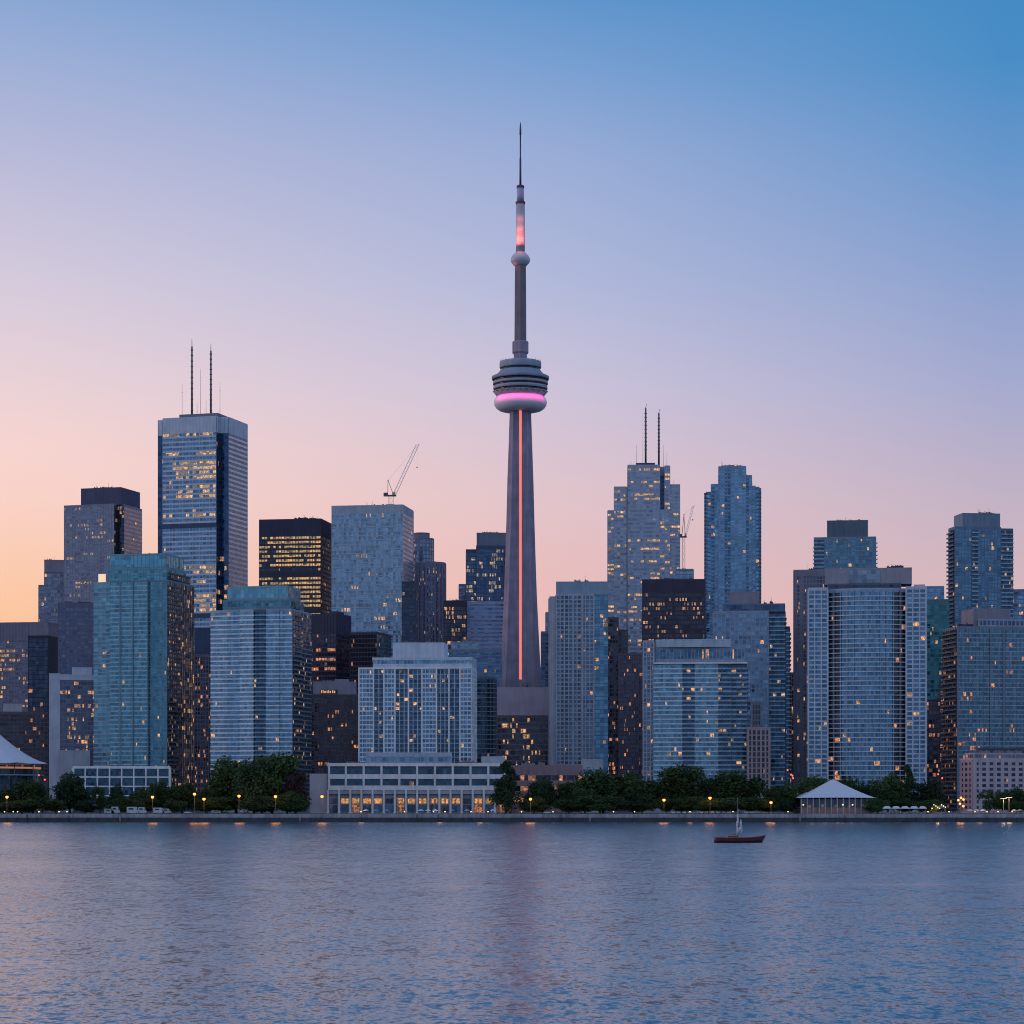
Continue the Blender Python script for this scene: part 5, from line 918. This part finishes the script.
# ================================================================== people on the promenade
def person_mesh(seed, stride, shirt, trouser, hair):
    r = random.Random(seed); s = stride
    V = [(0, 0, .95), (0, 0, 1.2), (0, 0, 1.42), (0, 0, 1.5), (0, -.02, 1.66), (0, 0, 1.76), (-.1, 0, .9), (-.1, s, .5), (-.1, s * 1.1, .06), (-.1, s * 1.1 - .13, .03), (.1, 0, .9), (.1, -s, .5), (.1, -s * .9, .06), (.1, -s * .9 - .13, .03), (-.19, 0, 1.4), (-.24, -s * .5, 1.13), (-.23, -s * .8 - .05, .88), (-.22, -s - .06, .8), (.19, 0, 1.4), (.24, s * .5, 1.13), (.23, s * .6 - .05, .88), (.22, s * .7 - .06, .8)]
    E = [(0, 1), (1, 2), (2, 3), (3, 4), (4, 5), (0, 6), (6, 7), (7, 8), (8, 9), (0, 10), (10, 11), (11, 12), (12, 13), (2, 14), (14, 15), (15, 16), (16, 17), (2, 18), (18, 19), (19, 20), (20, 21)]
    rad = [.15, .15, .16, .06, .105, .07, .1, .065, .045, .035, .1, .065, .045, .035, .065, .05, .037, .035, .065, .05, .037, .035]
    me = bpy.data.meshes.new('person'); me.from_pydata(V, E, []); o = bpy.data.objects.new('person_form', me); col.objects.link(o)
    o.modifiers.new('skin', 'SKIN'); sub = o.modifiers.new('sub', 'SUBSURF'); sub.levels = 1
    for i, q in enumerate(rad): me.skin_vertices[0].data[i].radius = (q, q)
    me.skin_vertices[0].data[0].use_root = True
    dg = bpy.context.evaluated_depsgraph_get(); out = bpy.data.meshes.new_from_object(o.evaluated_get(dg)); bpy.data.objects.remove(o)
    out.name = 'person'; out.materials.clear()
    for mt in (plain('skin', (.45, .28, .2)), plain('cloth', shirt), plain('cloth', trouser), plain('hair', hair), plain('shoe', (.04, .04, .04))): out.materials.append(mt)
    for p in out.polygons:
        x, y, z = p.center; p.use_smooth = True
        p.material_index = 4 if z < .09 else 2 if z < .93 and abs(x) < .2 else (3 if z > 1.72 or (z > 1.62 and y > .02) else 0) if z > 1.5 else 0 if (abs(x) > .19 and z < .95) else 1
    return out
SH = [('white top', (.7, .7, .7)), ('blue top', (.1, .2, .45)), ('red top', (.5, .08, .08)), ('dark jacket', (.04, .04, .05)), ('pale grey top', (.45, .45, .48)), ('tan top', (.4, .3, .2))]
PM = [person_mesh(i, (.0, .2, .12, .05, .22, .0)[i], SH[i][1], ((.05, .07, .15), (.03, .03, .04), (.2, .2, .22), (.05, .07, .15), (.25, .22, .18), (.04, .04, .05))[i], ((.03, .02, .015), (.1, .06, .03), (.02, .02, .02))[i % 3]) for i in range(6)]
pr_ = random.Random(11); spots = [('before the terminal colonnade', a) for a in (345, 362, 377, 389, 398, 428, 437, 444, 451, 458, 463, 470, 477, 484, 491)] + [('on the quay before the dark conical tree', a) for a in (498, 503, 519)] + [('on the quay below the middle grove', a) for a in (582, 606, 622, 641)] + [('near the white canopies', a) for a in (884, 889, 894, 901, 908, 917)] + [('by the bulb hung kiosk', a) for a in (929, 934, 941, 946, 951, 957, 965)] + [('near the two flat headed posts', a) for a in (972, 977, 981, 985, 988, 991, 994, 997, 999.5, 1002, 1005, 1007, 1011, 1014, 1016.5, 1019, 1022)]
for i, (where, px) in enumerate(spots):
    k = pr_.randrange(6); Y = 1456 + pr_.uniform(0, 5); o = bpy.data.objects.new('person', PM[k]); col.objects.link(o); o.location = (xat(px + pr_.uniform(-.6, .6), Y), Y, GZ + (.0)); o.rotation_euler.z = pr_.uniform(0, 6.28)
    g = [j for j, q in enumerate(spots) if q[0] == where]; n_ = g.index(i)
    ordn = 'leftmost' if n_ == 0 else 'rightmost' if n_ == len(g) - 1 else f"{['', 'second', 'third', 'fourth', 'fifth', 'sixth', 'seventh', 'eighth', 'ninth', 'tenth', 'eleventh', 'twelfth', 'thirteenth', 'fourteenth', 'fifteenth', 'sixteenth'][n_]} from the left"
    tag(o, f"person in {SH[k][0]} {where}, {ordn}", 'person', 'people on the promenade')

# ================================================================== quay furniture
for px, l in ((27.5, 'dark mooring post below the leftmost trees'), (69, 'dark mooring post left of the white vans'), (417, 'dark mooring post before the middle of the terminal'), (438, 'dark mooring post right of the middle of the terminal'), (560, 'dark mooring post before the middle grove'), (845, 'dark mooring post before the pavilion')):
    t = empty('mooring_post', (xat(px, 1448.6), 1448.6, -2), 0, l, 'mooring post', 'mooring posts along the quay')
    m = MB(); m.tube((0, 0, 0), (0, 0, 6.4), .34, .28, 8); m.build('pile', plain('wet_timber', (.035, .03, .028), .8), t); m = MB(); m.lathe([(.3, 6.4), (.4, 6.45), (.4, 6.7), (.12, 7.0)], 8); m.build('cap', plain('cap_grey', (.25, .25, .26)), t)
for px, l in ((120, 'steel ladder on the quay face below the vans'), (300, 'steel ladder on the quay face left of the terminal wing'), (590, 'steel ladder on the quay face below the amber grove'), (800, 'steel ladder on the quay face at the left of the pavilion')):
    t = empty('quay_ladder', (xat(px, 1449), 1449, 0), 0, l, 'ladder', 'ladders on the quay face')
    for x in (-.3, .3): m = MB(); m.tube((x, 0, -.5), (x, 0, 3.2), .07, .07, 6); m.tube((x, 0, 3.2), (x, 3.1, 5.3), .07, .07, 6); m.build('rail', plain('galvanised', (.4, .4, .42), .4, .5), t)
    for i in range(10): m = MB(); m.tube((-.3, 0, -.3 + i * .36), (.3, 0, -.3 + i * .36), .04, .04, 5); m.build('rung', plain('galvanised', (.4, .4, .42), .4, .5), t)
for x0, x1, l in ((640, 792, 'grey railing on the quay edge behind the red boat'), (340, 500, 'grey railing on the quay edge before the terminal'), (880, 1024, 'grey railing on the quay edge before the white canopies and kiosk')):
    Y = 1453.1; a, c = xat(x0, Y), xat(x1, Y); t = empty('railing', (a, Y, GZ + .08), 0, l, 'railing', 'railings on the quay edge'); n = int((c - a) / 2.4)
    m = MB()
    for z in (.55, 1.1): m.tube((0, 0, z), (c - a, 0, z), .05, .05, 5)
    m.build('handrail', plain('rail_grey', (.42, .42, .45), .5, .3), t)
    m = MB()
    for i in range(n + 1): m.tube(((c - a) * i / n, 0, 0), ((c - a) * i / n, 0, 1.1), .07, .06, 5)
    m.build('post', plain('rail_grey', (.42, .42, .45), .5, .3), t)
DY = 1444.0; t = empty('rowing_boat', (xat(907, DY), DY, 0), .1, 'small dark rowing boat tied to the quay before the white canopies', 'boat')
m = MB(); rr_ = []
for x, b_, tp, kl in ((-2.6, .7, .75, .1), (-1.2, .95, .7, -.25), (.4, .95, .72, -.3), (1.8, .6, .85, -.2), (2.8, .04, 1.05, .5)): rr_.append([(x, -b_, tp), (x, -b_ * .75, (tp + kl) / 2), (x, 0, kl), (x, b_ * .75, (tp + kl) / 2), (x, b_, tp)])
for a, b_ in zip(rr_[:-1], rr_[1:]):
    for i in range(4): m.face([b_[i], b_[i + 1], a[i + 1], a[i]], 0, True)
m.face(rr_[0]); m.build('hull', plain('boat_black', (.03, .03, .035), .5), t)
for x in (-1.6, .3): m = MB(); m.box(x - .15, x + .15, -.85, .85, .45, .5); m.build('seat', plain('boat_wood', (.2, .13, .08)), t)
m = MB(); m.box(-3.0, -2.6, -.2, .2, .5, 1.25); m.build('motor', DARKMET, t)

# ================================================================== red boat
BY = 723.0; t = empty('sailing_boat', (xat(740, BY), BY, 0), 0, 'dark red wooden sailing boat with furled white sails on the lake', 'boat')
k = BY / F; hull = plain('hull_red', (.10, .022, .03), .45); deck = plain('deck_wood', (.22, .1, .07), .6)
xs = [-26, -25, -20, -10, 0, 10, 18, 23, 26.3]; bw_ = [1.2, 1.6, 1.95, 2.1, 2.1, 1.9, 1.35, .7, .06]; top = [5.2, 5.0, 4.8, 4.7, 4.8, 5.1, 5.8, 6.7, 7.9]; keel = [.6, -.6, -.9, -1, -1, -1, -.9, -.6, 5.5]
m = MB(); rows_ = []
for x, b_, tp, kl in zip(xs, bw_, top, keel):
    xx = x * k * (1 if x < 20 else 1.0); rows_.append([(xx, -b_, tp * k), (xx - (.0 if x < 18 else .3), -b_ * .9, (tp * .45 + kl * .55) * k), (xx - (0 if x < 18 else .5), 0, kl * k - .2), (xx - (.0 if x < 18 else .3), b_ * .9, (tp * .45 + kl * .55) * k), (xx, b_, tp * k)])
for a, b_ in zip(rows_[:-1], rows_[1:]):
    for i in range(4): m.face([a[i], a[i + 1], b_[i + 1], b_[i]][::-1], 0, True)
m.face(rows_[0]); m.build('hull', hull, t)
m = MB()
for a, b_ in zip(rows_[:-1], rows_[1:]): m.face([(p[0], p[1] * .96, p[2] - .12) for p in (a[0], b_[0], b_[4], a[4])])
m.build('deck', deck, t)
m = MB()
for a, b_ in zip(rows_[:-1], rows_[1:]): m.tube(a[0], b_[0], .09, .09, 5); m.tube(a[4], b_[4], .09, .09, 5)
m.build('rub_rail', plain('rail_red', (.32, .06, .05), .5), t)
m = MB(); m.prism([(-13 * k, -1.1), (-3 * k, -1.1), (-3 * k, 1.1), (-13 * k, 1.1)], 4.5 * k, 6.6 * k, 0, True, [(-12.4 * k, -.9), (-3.8 * k, -.9), (-3.8 * k, .9), (-12.4 * k, .9)]); m.box(-12.8 * k, -3.2 * k, -1.05, 1.05, 6.6 * k, 6.9 * k); o = m.build('cabin', plain('cabin_wood', (.42, .16, .1), .5), t)
for i in range(4): m = MB(); m.box((-12 + i * 2.3) * k, (-10.6 + i * 2.3) * k, -1.13, -1.0, 5.3 * k, 6.2 * k); m.build('window', autoglass, o)
m = MB(); m.prism([(-24 * k, -1.3), (-16 * k, -1.3), (-16 * k, 1.3), (-24 * k, 1.3)], 4.6 * k, 5.6 * k, 0, True); m.build('cockpit', plain('cockpit_red', (.25, .08, .07), .5), t)
m = MB(); mx_ = -2.6 * k; m.tube((mx_, 0, 4.5 * k), (mx_, 0, 45 * k), .13, .06, 8); m.tube((mx_ - .8, 0, 30 * k), (mx_ + .8, 0, 30 * k), .05, .05, 5); m.build('mast', plain('spar', (.16, .15, .16), .5), t)
m = MB(); m.tube((mx_ - .1, 0, 8.2 * k), (-17 * k, 0, 7.6 * k), .08, .07, 6); m.build('boom', plain('spar', (.16, .15, .16), .5), t)
sail = plain('sail_cloth', (.6, .62, .65), .7)
def bundle(x0, z0, x1, z1, r, seed):
    rr = random.Random(seed); m = MB(); pts = [(x0 + (x1 - x0) * i / 9 + rr.uniform(-.12, .12), rr.uniform(-.15, .15), z0 + (z1 - z0) * i / 9) for i in range(10)]
    for i in range(9): f0 = math.sin(math.pi * (i + .6) / 10.4); f1 = math.sin(math.pi * (i + 1.6) / 10.4); m.tube(pts[i], pts[i + 1], r * f0 * rr.uniform(.7, 1.1), r * f1 * rr.uniform(.7, 1.1), 8)
    return m.build('furled_sail', sail, t)
bundle(mx_ - .1, 6.5 * k, mx_ + .15, 33 * k, .36, 1); bundle(1.4 * k, 8 * k, .4 * k, 23 * k, .45, 2); bundle(mx_ + .1, 9 * k, 1.5 * k, 17 * k, .5, 3)
m = MB()
for a in ((26 * k, 0, 7.9 * k), (-26 * k, 0, 5.2 * k), (-1 * k, -2.0, 4.8 * k), (-1 * k, 2.0, 4.8 * k)): m.tube(a, (mx_, 0, 43 * k), .022, .022, 4)
m.build('rigging', STEEL, t)
